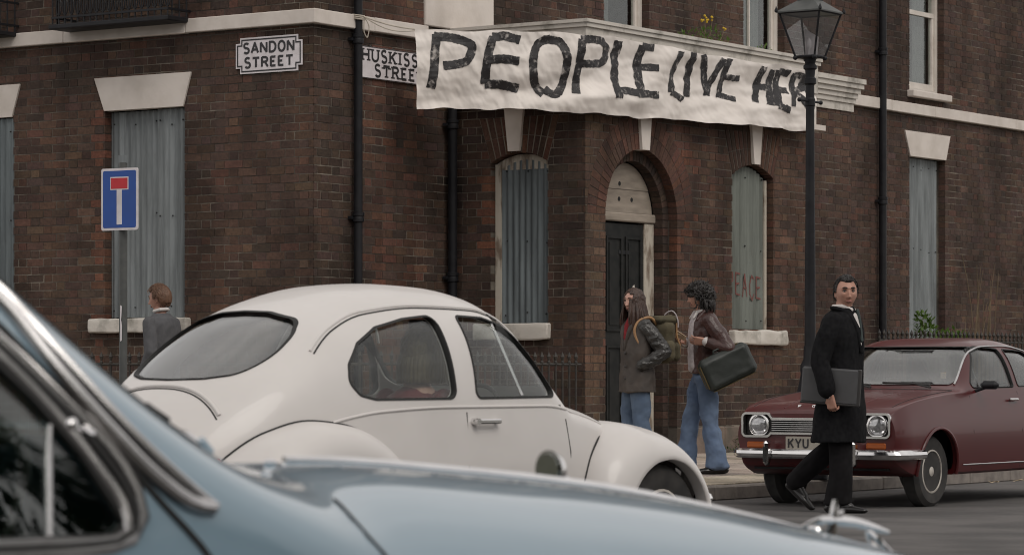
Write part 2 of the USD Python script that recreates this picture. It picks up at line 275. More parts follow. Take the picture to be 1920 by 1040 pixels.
# ================================================================ the corner house
TH = math.radians(55.8); BV = np.array([math.cos(TH), math.sin(TH)]); AV = np.array([-math.sin(TH), math.cos(TH)])
C0 = np.array([-1.9626, 30.6]); DEG = 55.8
def street(u, w, z=0.0): p = C0 + u * BV + w * AV; return (float(p[0]), float(p[1]), float(z))
def pix(x, y, z): return 960 + 5800 * x / y, 700 - 5800 * (z - EYE) / y
PW, PU = -1.664, 2.373                                   # porch: how far out, where it starts
house = thing('corner_house', 'three storey soot-dark brick corner house with boarded windows, cream stone trim and a projecting porch', 'house', street(0, 0), DEG)
CRS = 0.085
PAL = {'brown': (0.078, 0.048, 0.036), 'red': (0.108, 0.051, 0.038), 'purple': (0.066, 0.047, 0.044), 'soot': (0.030, 0.027, 0.025), 'orange': (0.15, 0.066, 0.042), 'tan': (0.125, 0.082, 0.056), 'pale': (0.17, 0.125, 0.095), 'dkbrown': (0.050, 0.034, 0.027)}
def pick(weights):
    k = list(weights); p = np.array([weights[x] for x in k], float); c = 0.42 * np.array(PAL[k[rng.choice(len(k), p=p / p.sum())]]) + 0.58 * (np.array([PAL[x] for x in k]) * (p / p.sum())[:, None]).sum(0)
    return np.clip(c * rng.uniform(0.82, 1.2) * (1 + rng.uniform(-0.05, 0.05, 3)), 0.01, 0.5)
W_A = {'brown': 6, 'purple': 3, 'dkbrown': 4, 'soot': 1.6, 'red': 0.8, 'tan': 0.9}
W_B = {'brown': 3, 'purple': 1.5, 'dkbrown': 3, 'soot': 2, 'red': 4, 'orange': 0.8, 'tan': 0.8}
W_PS = {'brown': 3, 'purple': 2, 'dkbrown': 4, 'soot': 4, 'red': 0.7, 'orange': 0.3}
W_PF = {'brown': 4, 'red': 3, 'dkbrown': 2, 'soot': 1.6, 'tan': 2.2, 'purple': 1.2, 'pale': 0.12, 'orange': 0.25}
W_R = {'brown': 5, 'purple': 5, 'dkbrown': 4, 'soot': 1.2, 'red': 1.2, 'tan': 0.8}
W_ARCH = {'red': 4, 'orange': 1.2, 'brown': 4, 'dkbrown': 2.5}
all_bricks, voussoirs = [], []                            # (verts, faces, tint, centre)
BF = np.array([[0, 1, 5], [0, 5, 4], [1, 2, 6], [1, 6, 5], [2, 3, 7], [2, 7, 6], [3, 0, 4], [3, 4, 7], [4, 5, 6], [4, 6, 7]])
class Face:
    def __init__(s, o, e, n): s.o, s.e, s.n = map(lambda q: np.array([*q, 0.0]) if len(q) == 2 else np.array(q, float), (o, e, n))
    def p(s, a, z, d): return s.o + s.e * a + s.n * d + np.array([0, 0, z])
    def solid(s, poly, d0, d1):
        """polygon in (s, z) between depths d0 < d1 along the outward normal"""
        return frame(prism(poly, d1 - d0), s.p(0, 0, d0), s.e, np.array([0, 0, 1.0]), s.n)
    def box(s, a0, a1, z0, z1, d0, d1, bev=0.0): return frame(bx(a0, a1, z0, z1, 0, d1 - d0, bev), s.p(0, 0, d0), s.e, np.array([0, 0, 1.0]), s.n)
def brick_quad(face, q, d1, depth, tint, store):
    """q: four (s, z) corners; a brick standing d1 proud"""
    v = np.array([face.p(a, z, d1 - depth) for a, z in q] + [face.p(a, z, d1) for a, z in q])
    a, b_, c = v[4], v[5], v[6]
    f = BF if np.dot(np.cross(b_ - a, c - a), face.n) > 0 else BF[:, ::-1]
    store.append((v, f, tint, v[4:].mean(0)))
def lay(face, area, weights, depth=0.10, z0=0.0, z1=6.6, phase=0.0, joint=0.010, region=None):
    minx, minz, maxx, maxz = area.bounds; P = prep(area); row = int(math.floor(max(z0, minz) / CRS))
    while row * CRS < min(z1, maxz):
        za, zb = row * CRS + joint / 2, (row + 1) * CRS - joint / 2
        s = math.floor((minx - 1) / 0.36) * 0.36 + phase + (0.18 if row % 2 else 0.0); k = 0
        while s < maxx:
            ln = 0.24 if k % 2 == 0 else 0.12
            a0, a1 = s + joint / 2 + rng.uniform(-.002, .002), s + ln - joint / 2 + rng.uniform(-.002, .002)
            s += ln; k += 1
            if a1 < minx or a0 > maxx: continue
            d = rng.uniform(-0.002, 0.003); tilt = rng.uniform(-0.0018, 0.0018)
            w = region(0.5 * (a0 + a1), 0.5 * (za + zb)) if region else weights
            t = pick(w or weights) * np.array([1.08, 1.03, 0.99])
            if rng.random() < .06: d -= rng.uniform(.0003, .0012)
            r = sbox(a0, za, a1, zb)
            if P.contains(r): J = rng.uniform(-.0022, .0022, (4, 2)); brick_quad(face, [(a0 + J[0, 0], za + tilt + J[0, 1]), (a1 + J[1, 0], za - tilt + J[1, 1]), (a1 + J[2, 0], zb - tilt + J[2, 1]), (a0 + J[3, 0], zb + tilt + J[3, 1])], d, depth, t, all_bricks)
            elif P.intersects(r):
                for g in geoms(area.intersection(r)):
                    if g.area < 0.0006: continue
                    g = g.simplify(0.006); x0, y0, x1, y1 = g.bounds
                    if g.area > 0.97 * (x1 - x0) * (y1 - y0): brick_quad(face, [(x0, y0), (x1, y0), (x1, y1), (x0, y1)], d, depth, t, all_bricks)
                    else:
                        m = face.solid(g, d - depth, d); all_bricks.append((np.array(m.vertices), np.array(m.faces), t, np.array(m.vertices).mean(0)))
        row += 1
def seg_top(s0, s1, zs, zt, n=14):
    """points of a segmental arch from (s1, zs) back to (s0, zs)"""
    c, h = (s1 - s0) / 2, zt - zs; R = (c * c + h * h) / (2 * h); m = (s0 + s1) / 2; a = math.asin(min(1, c / R))
    return [(m + R * math.sin(t), zt - R + R * math.cos(t)) for t in np.linspace(a, -a, n)]
def arch_poly(s0, s1, z0, zs, zt, n=16): return Polygon([(s0, z0), (s1, z0)] + seg_top(s0, s1, zs, zt, n))

FA = Face((0, 0), (0, 1), (-1, 0)); FB = Face((0, 0), (1, 0), (0, -1))
FS = Face((PU, PW), (0, 1), (-1, 0)); FF = Face((PU, PW), (1, 0), (0, -1))
PE = 4.86                                                 # porch front length
FR = Face((PU + PE, PW), (0, 1), (1, 0)); F2 = Face((PU + PE, -0.85), (1, 0), (0, -1)); F2R = Face((9.69, -0.85), (0, 1), (1, 0))
DC, DZ = 1.102, 2.72                                      # door arch centre and springing on the porch front

def circ(c, z, r, a0=0, a1=180, n=24): return [(c + r * math.cos(math.radians(t)), z + r * math.sin(math.radians(t))) for t in np.linspace(a0, a1, n)]
def door_poly(r): return Polygon([(DC - r, 0.2), (DC + r, 0.2)] + circ(DC, DZ, r))
# openings (s, z)
oA = [sbox(1.66, 1.65, 2.74, 3.80), sbox(4.03, 1.65, 5.11, 3.80)]
oB = [sbox(5.35, 4.72, 6.32, 6.55), sbox(8.5, 4.80, 9.52, 6.55), sbox(12.93, 4.86, 13.96, 6.55), sbox(12.93, 1.5, 14.0, 3.98), sbox(1.86, 4.69, 3.11, 6.5)]
oS = [arch_poly(0.46, 1.17, 1.60, 3.27, 3.37)]
oF = [door_poly(0.715), arch_poly(2.99, 3.91, 1.57, 3.27, 3.40)]
lintA = [Polygon([(1.67, 3.80), (2.74, 3.80), (2.88, 4.15), (1.56, 4.15)]), Polygon([(4.04, 3.80), (5.11, 3.80), (5.24, 4.15), (3.92, 4.15)])]
lintB = [Polygon([(12.93, 3.98), (14.0, 3.98), (14.13, 4.32), (12.77, 4.32)])]
def fan(s0, s1, zs, zt, grow, top): return Polygon([(s0, zs)] + seg_top(s0, s1, zs, zt)[::-1][1:-1] + [(s1, zs), (s1 + grow, top), (s0 - grow, top)])
fanS = fan(0.46, 1.17, 3.27, 3.37, 0.15, 3.74); fanF = fan(2.99, 3.91, 3.27, 3.40, 0.17, 3.76)
ringF = Polygon(circ(DC, DZ, 1.06)).difference(Polygon(circ(DC, DZ, 0.715)))
ringF = ringF.intersection(sbox(-0.2, DZ, 5, 4))

areaA = sbox(0.004, 0, 6.6, 6.5).difference(unary_union(oA + lintA + [sbox(-1, 4.53, 7, 4.69)]))
areaB = sbox(0.004, 0, 17.4, 6.5).difference(unary_union(oB + lintB + [sbox(-1, 4.53, 1.86, 4.69), sbox(9.5, 4.53, 18, 4.69), sbox(PU + 0.02, -1, PU + PE - 0.02, 4.4), sbox(7.2, -1, 9.67, 4.3)]))
areaS = sbox(0.004, 0.45, 1.66, 3.9).difference(unary_union(oS + [fanS]))
areaF = sbox(0.004, 0.50, PE, 3.9).difference(unary_union(oF + [fanF, Polygon([(DC - .715, DZ)] + [(DC + .715, DZ)] + circ(DC, DZ, 1.06))]))
def regA(s, z):
    if 2.70 < s < 2.98 and z < 3.8 and rng.random() < 0.6: return {'red': 3, 'orange': 2, 'brown': 1}
    if z > 4.0 and s > 0.2 and rng.random() < 0.5: return W_PS
def regB(s, z):
    if s < 3: return W_B if (0.75 < s < 1.9 and rng.random() < 0.8) else {'brown': 4, 'dkbrown': 4, 'soot': 2.5, 'purple': 2, 'tan': 0.6}
    return W_R
def regS(s, z):
    if 1.17 < s < 1.36 and rng.random() < 0.6: return {'red': 3, 'brown': 3, 'orange': 0.6}
    if s < 0.46: return {'soot': 3, 'dkbrown': 5, 'brown': 3}
def regF(s, z):
    if s < 0.30: return {'brown': 3, 'tan': 2.2, 'dkbrown': 2, 'soot': 1.2}
    if 1.8 < s < 2.2 and 2.4 < z < 3.5 and rng.random() < 0.35: return {'orange': 3, 'red': 2}
    if z < 0.95: return W_PS
lay(FA, areaA, W_A, region=regA); lay(FB, areaB, W_R, region=regB, phase=0.06); lay(FS, areaS, W_PS, region=regS, z0=0.4, phase=0.03); lay(FF, areaF, W_PF, region=regF, z0=0.4, phase=0.1)
lay(FR, sbox(0.03, 0.4, 1.66, 3.9), W_PF); lay(F2, sbox(0.02, 0.2, 2.44, 4.3), W_R); lay(F2R, sbox(0.03, 0.2, 0.84, 4.3), W_R)
# gauged brick arches
def fan_bricks(face, poly, s0, s1, zs, zt, grow, top, n, gap=None):
    m = (s0 + s1) / 2; c = (s1 - s0) / 2; f0 = zs - 1.0
    ang = np.linspace(-1, 1, n + 1)
    for a, b_ in zip(ang[:-1], ang[1:]):
        g0, g1 = m + c * (a + 0.02), m + c * (b_ - 0.02); h0, h1 = m + (c + grow) * (a + 0.02), m + (c + grow) * (b_ - 0.02)
        zb = lambda q: zs + (zt - zs) * (1 - ((q - m) / c) ** 2)
        for k, (t0, t1) in enumerate(((0, 0.48), (0.5, 1.0))):
            L = lambda p, q, t: p + (q - p) * t
            q = [(L(g0, h0, t0), L(zb(g0), top, t0)), (L(g1, h1, t0), L(zb(g1), top, t0)), (L(g1, h1, t1), L(zb(g1), top, t1)), (L(g0, h0, t1), L(zb(g0), top, t1))]
            brick_quad(face, q, rng.uniform(0, 0.003), 0.11, pick(W_ARCH), voussoirs)
fan_bricks(FS, fanS, 0.46, 1.17, 3.27, 3.37, 0.15, 3.74, 11); fan_bricks(FF, fanF, 2.99, 3.91, 3.27, 3.40, 0.17, 3.76, 13)
def ring_bricks(face, c, z, r0, r1, n, d1, depth, w=W_ARCH, rows=((0, 0.49), (0.51, 1))):
    for i in range(n):
        a0, a1 = math.pi * (i + 0.06) / n, math.pi * (i + 0.94) / n
        for t0, t1 in rows:
            ra, rb = r0 + (r1 - r0) * t0, r0 + (r1 - r0) * t1
            q = [(c + ra * math.cos(a1), z + ra * math.sin(a1)), (c + ra * math.cos(a0), z + ra * math.sin(a0)), (c + rb * math.cos(a0), z + rb * math.sin(a0)), (c + rb * math.cos(a1), z + rb * math.sin(a1))]
            brick_quad(face, q, d1 + rng.uniform(0, 0.003), depth, pick(w), voussoirs)
ring_bricks(FF, DC, DZ, 0.715, 1.06, 34, 0.0, 0.11)
ring_bricks(FF, DC, DZ, 0.60, 0.712, 30, -0.112, 0.12, {'brown': 3, 'soot': 3, 'dkbrown': 4, 'red': 1}, rows=((0, 1),))
for row in range(3, 32):                                  # the inner order of the door jambs
    z0, z1 = row * CRS + .005, min((row + 1) * CRS - .005, DZ)
    for a0, a1 in ((DC - .712, DC - .60), (DC + .60, DC + .712)):
        brick_quad(FF, [(a0, z0), (a1, z0), (a1, z1), (a0, z1)], -0.112 + rng.uniform(0, .003), 0.12, pick({'brown': 2, 'dkbrown': 4, 'soot': 4, 'red': 1}), all_bricks)
# mortar walls
def wall(face, area, thick=0.25, d=-0.0042): obj('wall', face.solid(area, -thick, d), M['mortar'], house)
grow = lambda L: unary_union([x.buffer(0.006, join_style=2) for x in L])
wall(FA, sbox(0.012, 0, 6.6, 6.5).difference(grow(oA)))
wall(FB, sbox(0.012, 0, 17.4, 6.5).difference(grow(oB)).difference(sbox(PU + .3, -1, PU + PE - .3, 4.2)))
wall(FS, sbox(0.012, 0, 1.66, 3.9).difference(grow(oS)), 0.22)
wall(FF, sbox(0.012, 0, PE, 3.9).difference(unary_union([door_poly(0.72), oF[1].buffer(0.006, join_style=2)])), 0.118)
wall(FF, sbox(0.3, 0, 2.0, 3.85).difference(door_poly(0.606)), 0.235, -0.12)
wall(FF, sbox(2.4, 0, PE - .3, 3.85).difference(oF[1].buffer(0.1, join_style=2)), 0.235, -0.121)
wall(FR, sbox(0.012, 0, 1.66, 3.9), 0.2); wall(F2, sbox(0.012, 0, 2.44, 4.3), 0.2); wall(F2R, sbox(0.02, 0, 0.84, 4.3), 0.2)
# bricks: the 300 that show largest one by one, the rest joined
R2 = np.array([[BV[0], AV[0]], [BV[1], AV[1]]])
def seen(c):
    p = C0 + R2 @ c[:2]; return pix(p[0], p[1], c[2])
score = []
for i, b_ in enumerate(all_bricks):
    x, y = seen(b_[3]); v = np.array([seen(q) for q in b_[0]]); a = (v[:, 0].max() - v[:, 0].min()) * (v[:, 1].max() - v[:, 1].min())
    hid = not (4 < x < 1916 and 4 < y < 1036) or y > 640 or (770 < x < 1525 and 45 < y < 245) or (y > 530 and 280 < x < 1090) or (195 < x < 270 and 310 < y < 435) or (y > 560 and x < 280)
    score.append(-1 if hid else a)
order = np.argsort(score)[::-1]; top = set(order[:300].tolist())
for i in order[:300]:
    v, f, t, _ = all_bricks[i]; obj('brick', tm(v, f), M['brick'], house, tint=np.tile(t, (len(v), 1)))
def join_bricks(items, name):
    V, F, T, n = [], [], [], 0
    for v, f, t, _ in items: V.append(v); F.append(np.asarray(f) + n); T.append(np.tile(t, (len(v), 1))); n += len(v)
    obj(name, tm(np.vstack(V), np.vstack(F)), M['brick'], house, tint=np.vstack(T), kind='stuff')
join_bricks([b_ for i, b_ in enumerate(all_bricks) if i not in top], 'brickwork')
for v, f, t, _ in voussoirs: obj('voussoir', tm(v, f), M['brick'], house, tint=np.tile(t, (len(v), 1)))

# string course, lintels, sills, keystones
def stones(face, s0, s1, z0, z1, proud, n, m='trim'):
    e = np.linspace(s0, s1, n + 1)
    for a, b_ in zip(e[:-1], e[1:]):
        j = rng.uniform(-.002, .002); obj('string_course_stone', face.box(a + .002, b_ - .002, z0 + j, z1 + j, -0.09, proud + rng.uniform(-.002, .002), 0.006), M[m], house)
stones(FA, -0.068, 6.6, 4.54, 4.68, 0.068, 4); stones(FB, 0.0, 1.86, 4.541, 4.681, 0.066, 2); stones(FB, 9.75, 17.4, 4.54, 4.68, 0.068, 6)
for p in lintA: obj('lintel', FA.solid(p.buffer(-.003, join_style=2), -0.1, 0.018), M['trim'], house)
for p in lintB: obj('lintel', FB.solid(p.buffer(-.003, join_style=2), -0.1, 0.018), M['trim'], house)
def sill(face, a0, a1, z0, z1, proud=0.075, rough=0.008):
    m = to_tm(to_mf(face.box(a0, a1, z0, z1, -0.11, proud, 0.014)).refine_to_length(0.06)); v = np.array(m.vertices)
    m.vertices = v + (meshkit.noise(np.stack([v * 9 + 3, v * 9 + 11, v * 9 + 29], 0)) .T - 0.5) * rough * 2
    obj('sill', m, M['trim_dirty'], house, smooth=40)
sill(FA, 1.58, 2.92, 1.50, 1.65); sill(FA, 3.95, 5.2, 1.50, 1.65); sill(FS, 0.42, 1.36, 1.43, 1.60); sill(FF, 2.92, 4.13, 1.40, 1.56, rough=0.016); sill(FB, 12.8, 14.1, 1.35, 1.5)
def key(face, c, wt, wb, z0, z1): obj('keystone', face.solid(Polygon([(c - wb / 2, z0), (c + wb / 2, z0), (c + wt / 2, z1), (c - wt / 2, z1)]), -0.1, 0.035), M['trim'], house)
key(FS, 0.863, 0.25, 0.14, 3.385, 3.875); key(FF, DC + 0.03, 0.25, 0.145, 3.43, 3.875); key(FF, 3.49, 0.25, 0.13, 3.41, 3.875)

# porch entablature, parapet and roof
def ring_band(z0, z1, proud, m, name, inner=0.25):
    """band round the porch, corner to corner"""
    o = Polygon([(PU - proud, -0.002), (PU - proud, PW - proud), (PU + PE + proud, PW - proud), (PU + PE + proud, -0.002)])
    i = Polygon([(PU + inner, 0), (PU + inner, PW + inner), (PU + PE - inner, PW + inner), (PU + PE - inner, 0)])
    obj(name, mv(prism(o.difference(i), z1 - z0), 0, 0, z0), M[m], house)
ring_band(3.875, 3.935, 0.10, 'trim', 'cornice_moulding'); ring_band(3.935, 4.30, 0.02, 'trim', 'frieze'); ring_band(4.30, 4.62, 0.035, 'trim_dirty', 'parapet', 0.2)
ring_band(4.62, 4.665, 0.06, 'trim_dirty', 'parapet_coping', 0.24); ring_band(4.665, 4.70, 0.075, 'trim_dirty', 'parapet_coping', 0.26)
obj('porch_roof', bx(PU + .15, PU + PE - .15, PW + .15, 0.05, 4.25, 4.40), M['trim_dirty'], house)
# cornice of the set-back piece: a stepped moulding with a return
for k, (z0, z1, pr) in enumerate(((4.30, 4.40, 0.02), (4.40, 4.46, 0.04), (4.46, 4.52, 0.06), (4.52, 4.58, 0.085), (4.58, 4.64, 0.115), (4.64, 4.70, 0.135))):
    obj('side_cornice', bx(PU + PE + 0.09, 9.69 + pr, -0.85 - pr, -0.003, z0, z1 - .001), M['trim_dirty'], house)
obj('plinth_stone', FF.box(-0.05, DC - .72, 0.0, 0.50, -0.15, 0.05, .01), M['plinth'], house)
for a, b_ in ((DC + .72, 2.75), (2.75, 3.7), (3.7, PE + .05)): obj('plinth_stone', FF.box(a + .002, b_ - .002, 0.0, 0.50, -0.15, 0.05, .01), M['plinth'], house)
obj('plinth_stone', FS.box(0.15, 1.66, 0.0, 0.47, -0.15, 0.045, .01), M['plinth'], house)
obj('door_step', FF.box(DC - .71, DC + .71, 0.05, 0.29, -0.5, 0.25, .02), M['kerb'], house)

# ---- boarded windows: corrugated sheets in the openings
def corrugated(face, poly, d, m, parent, pitch=0.0762, amp=0.010, lean=0.0, phase=0.0):
    x0, z0, x1, z1 = poly.bounds; xs = np.arange(x0, x1 + 1e-6, pitch / 8); zs = np.linspace(z0, z1, 12)
    V, F = [], []
    for i, x in enumerate(xs):
        col = poly.intersection(LineString([(x, z0 - 1), (x, z1 + 1)])); zz = (col.bounds[1], col.bounds[3]) if not col.is_empty else (z0, z0)
        for j in range(12):
            z = zz[0] + (zz[1] - zz[0]) * j / 11
            dd = d + amp * math.sin(2 * math.pi * (x + phase) / pitch) + lean * (z - z0) + 0.006 * (meshkit.noise(np.array([x * 3, z * 1.3, d * 50])) - .5)
            V.append(face.p(x, z, dd))
    n = len(xs)
    for i in range(n - 1):
        for j in range(11): a = i * 12 + j; F += [(a, a + 12, a + 13), (a, a + 13, a + 1)]
    t = tm(V, F); 
    if np.dot(t.face_normals.mean(0), face.n) < 0: t.invert()
    return obj('corrugated_sheet', t, m, parent, smooth=True)
def hoard(face, op, sheets, back, depth=0.1):
    x0, z0, x1, z1 = op.bounds
    w = numbered(house, 'boarded_window'); UsdGeom.Xform.Define(stage, w)
    obj('backing', face.solid(op.buffer(0.05, join_style=2), -0.23, -depth - 0.045), M['dark'], w)
    for p, d, m, ph in sheets:
        corrugated(face, p, -depth + d, M[m], w, phase=ph); a0, b0_, a1, b1_ = p.bounds
        for z in (b0_ + .09, (b0_ + b1_) / 2, b1_ - .14):
            for a in np.linspace(a0 + .06, a1 - .06, 3): q_ = face.p(a + rng.uniform(-.02, .02), z + rng.uniform(-.03, .03), -depth + d + .011); obj('nail_head', mv(trimesh.creation.icosphere(1, .009), *q_), M['dark'], w)
    return w
hA = hoard(FA, oA[0], [(sbox(2.06, 1.66, 2.74, 3.79), -.012, 'iron', 0), (sbox(1.665, 1.655, 2.10, 3.795), .012, 'iron', .02)], 'dark', 0.085)
hoard(FA, oA[1], [(sbox(4.035, 1.66, 4.6, 3.79), .012, 'iron_blue', 0), (sbox(4.5, 1.66, 5.1, 3.79), -.012, 'iron_blue', .02)], 'dark', 0.03)
hS = hoard(FS, oS[0], [(arch_poly(0.47, 1.09, 1.605, 3.20, 3.30), .0, 'iron_blue', 0)], 'dark', 0.10)
obj('window_frame', cat_([FS.box(1.092, 1.165, 1.602, 3.26, -0.13, -0.075), FS.solid(Polygon(seg_top(0.47, 1.16, 3.262, 3.36) + [(0.47, 3.20), (1.16, 3.20)][::1]).buffer(0), -0.13, -0.098)]), M['frame_old'], hS)
hF = hoard(FF, oF[1], [(arch_poly(3.0, 3.82, 1.575, 3.26, 3.385), .0, 'iron_green', .03)], 'dark', 0.085)
obj('window_frame', FF.box(3.835, 3.88, 1.575, 3.25, -0.14, -0.068, .004), M['frame_old'], hF)
hB = hoard(FB, oB[3], [(sbox(12.94, 1.51, 13.5, 3.97), .010, 'iron', 0), (sbox(13.44, 1.51, 13.99, 3.97), -.010, 'iron', .02)], 'dark', 0.105)
# red lettering on the sheet
def stroke(pts, r, face, d, thick=0.002): return face.solid(LineString(pts).buffer(r, quad_segs=3), d, d + thick)
gx, gz, gh, gw = 3.04, 1.965, 0.245, 0.105
L = {'P': [[(0, 0), (0, 1), (.8, .95), (.85, .6), (0, .45)]], 'E': [[(.85, 0), (0, .05), (0, 1), (.85, .95)], [(0, .5), (.7, .52)]], 'A': [[(0, 0), (.45, 1), (.9, 0)], [(.15, .38), (.75, .38)]], 'C': [[(.9, .85), (.5, 1), (.05, .6), (.1, .15), (.6, -.12), (.95, .15)]]}
for k, ch in enumerate('PEACE'):
    g = [stroke([(gx + k * 0.152 + x * gw, gz + y * gh - 0.012 * k) for x, y in ln], 0.0095, FF, -0.0735) for ln in L[ch]]
    obj('painted_letter', cat_(g), M['graffiti'], hF, label=f'faded red painted letter {ch}')

# ---- the door
dr = numbered(house, 'front_door'); UsdGeom.Xform.Define(stage, dr)
ZD = 2.66
obj('door_leaf', FF.box(DC - .40, DC + .40, 0.29, ZD, -0.30, -0.235), M['door_black'], dr)
for a0, a1, z0, z1 in ((-.32, -.06, 1.55, 2.5), (.06, .32, 1.55, 2.5), (-.32, -.06, .5, 1.35), (.06, .32, .5, 1.35)):
    o = sbox(DC + a0, z0, DC + a1, z1); obj('door_panel', cat_([FF.solid(o.buffer(.025, join_style=2).difference(o), -0.236, -0.218), FF.solid(o.buffer(-.04, join_style=2), -0.236, -0.226)]), M['door_black'], dr)
obj('door_frame', cat_([FF.box(DC + .405, DC + .595, 0.29, ZD + .02, -0.31, -0.215, .01), FF.box(DC - .595, DC - .405, 0.29, ZD + .02, -0.31, -0.215, .01)]), M['frame_old'], dr)
obj('door_head', FF.box(DC - .598, DC + .598, ZD + .022, ZD + .115, -0.31, -0.195, .012), M['wood_grey'], dr)
lun = Polygon([(DC - .585, DZ + .06), (DC + .585, DZ + .06)] + circ(DC, DZ, 0.585, 6, 174)); zc = DZ + .30
obj('fanlight_board', FF.solid(lun.intersection(sbox(-9, -9, 9, zc)), -0.27, -0.235), M['wood_grey'], dr); obj('fanlight_board', FF.solid(lun.intersection(sbox(-9, zc + .004, 9, 9)), -0.27, -0.229), M['wood_grey'], dr)
for a, z in ((-.22, .20), (.03, .20), (-.22, .36)):
    obj('bolt_hole', FF.solid(Point(DC + a + .14, DZ + z).buffer(.024), -0.236, -0.2265 if z > .3 else -.2325), M['dark'], dr)
obj('door_scrape', FF.solid(Polygon([(DC + .17, 2.00), (DC + .205, 2.02), (DC + .235, 1.90), (DC + .22, 1.875)]), -0.236, -0.2205), M['white_gloss'], dr)
obj('letter_slot', FF.box(DC - .10, DC + .10, 2.34, 2.38, -0.236, -0.222), M['black_paint'], dr)

# ---- upper storey windows (sashes)
def sash(face, op, glassy='glass', curtain=None, bars=()):
    x0, z0, x1, z1 = op.bounds; w = numbered(house, 'sash_window'); UsdGeom.Xform.Define(stage, w); q = 0.075
    obj('frame', face.solid(op.difference(sbox(x0 + q, z0 + .06, x1 - q, z1)), -0.20, -0.10), M['white_gloss'], w)
    obj('sash_rail', cat_([face.box(x0 + q, x1 - q, z0 + .061, z0 + .14, -0.17, -0.125), face.box(x0 + q, x1 - q, z0 + 1.05, z0 + 1.11, -0.165, -0.118), face.box(x0 + q, x0 + q + .045, z0 + .14, z0 + 1.05, -0.17, -0.125), face.box(x1 - q - .045, x1 - q, z0 + .14, z0 + 1.05, -0.17, -0.125)]), M['white_gloss'], w)
    for b_ in bars: obj('glazing_bar', face.box(b_ - .012, b_ + .012, z0 + .14, z1, -0.158, -0.128), M['white_gloss'], w)
    obj('pane', face.box(x0 + q, x1 - q, z0 + .1, z1, -0.152, -0.148), M[glassy], w)
    obj('room_dark', face.box(x0, x1, z0, z1, -0.9, -0.88), M['dark'], w)
    if curtain:
        for a0, a1 in curtain: obj('curtain', corr_curtain(face, a0, a1, z0 + .1, z1), M['post_grey'], w)
    obj('window_sill', face.box(x0 - .06, x1 + .06, z0 - .09, z0 - .001, -0.15, 0.10, .01), M['trim'], w)
def corr_curtain(face, a0, a1, z0, z1):
    xs = np.linspace(a0, a1, 28); V = [face.p(x, z, -0.24 + .02 * math.sin(x * 60)) for x in xs for z in (z0, z1)]; F = []
    for i in range(27): a = 2 * i; F += [(a, a + 2, a + 3), (a, a + 3, a + 1)]
    return tm(V, F)
sash(FB, oB[0], curtain=[(5.42, 5.78)]); sash(FB, oB[1], curtain=[(8.58, 8.86), (8.9, 9.3)], bars=(8.87,)); sash(FB, oB[2], curtain=[(13.02, 13.22), (13.5, 13.86)], bars=())
wp = numbered(house, 'boarded_window'); UsdGeom.Xform.Define(stage, wp)
obj('white_board', FB.box(1.862, 3.108, 4.692, 6.49, -0.2, 0.03, .01), M['trim'], wp, label='whole window panel painted off-white')
# upper windows behind the balconies of the Sandon side
for a0, a1 in ((1.95, 2.95), (4.3, 5.3)):
    obj('upper_window_board', FA.box(a0, a1, 5.5, 6.5, -0.05, 0.012), M['wood_grey'], house)
# ---- balconies
def balcony(s0, s1):
    b_ = numbered(house, 'balcony'); UsdGeom.Xform.Define(stage, b_); d = 0.36; z0 = 4.69
    obj('balcony_floor', FA.box(s0 - .02, s1 + .02, z0 - .05, z0, 0.0, d + .03, .01), M['black_paint'], b_)
    for z in (z0 + .06, z0 + .30, z0 + .92): obj('balcony_rail', cat_([FA.box(s0, s1, z, z + .022, d - .022, d), FA.box(s0, s0 + .02, z, z + .022, 0, d - .023), FA.box(s1 - .02, s1, z, z + .022, 0, d - .023)]), M['black_paint'], b_)
    n = int((s1 - s0) / 0.085)
    for i in range(n + 1):
        s = s0 + .01 + (s1 - s0 - .02) * i / n; c = FA.p(s, 0, d - .011)
        obj('baluster', cat_([tube([c + [0, 0, z0], c + [0, 0, z0 + .93]], .009, 6)] + ([tube([c + [0, .034 * math.cos(a), z0 + .18 + .09 * math.sin(a)] for a in np.linspace(0, 2 * math.pi, 13)], .007, 5)] if i < n else [])), M['black_paint'], b_)
    for k in range(3):
        c = [FA.p(s0 + .01, 0, d * (k + .5) / 3.2), FA.p(s1 - .01, 0, d * (k + .5) / 3.2)]
        for q in c: obj('baluster', tube([q + [0, 0, z0], q + [0, 0, z0 + .93]], .009, 6), M['black_paint'], b_)
balcony(1.58, 3.16); balcony(3.95, 5.5)
# ---- downpipes
def downpipe(x, y, z0, z1, r=0.05, joints=(1.2, 2.95, 4.4), back=(0, 1), hopper=None):
    p = numbered(house, 'downpipe'); UsdGeom.Xform.Define(stage, p)
    obj('pipe', tube([(x, y, z0), (x, y, z1)], r, 14), M['black_paint'], p, smooth=40)
    for z in joints:
        obj('collar', mv(lathe([(r + .003, -.06), (r + .014, -.055), (r + .014, -.02), (r + .010, -.015), (r + .010, .0), (r + .016, .005), (r + .016, .035), (r + .003, .04)], 14), x, y, z), M['black_paint'], p, smooth=40)
        obj('bracket', bx(x - .085, x + .085, y + .02, y + .07, z - .03, z), M['black_paint'], p)
downpipe(0.640, -0.070, 0.15, 6.5, 0.044, (1.35, 2.66, 4.45, 5.6)); downpipe(2.26, -0.085, 0.15, 3.95, 0.048, (1.25, 2.1, 3.7)); downpipe(12.0, -0.085, 0.2, 6.5, 0.050, (1.2, 3.35, 5.3))
obj('cable', tube([FB.p(9.05 - 0.4, 0, 0.86) + [0, 0, z] + np.array([.004 * math.sin(z * 3), 0, 0]) for z in np.linspace(1.0, 4.3, 20)], 0.007, 5), M['post_grey'], house)
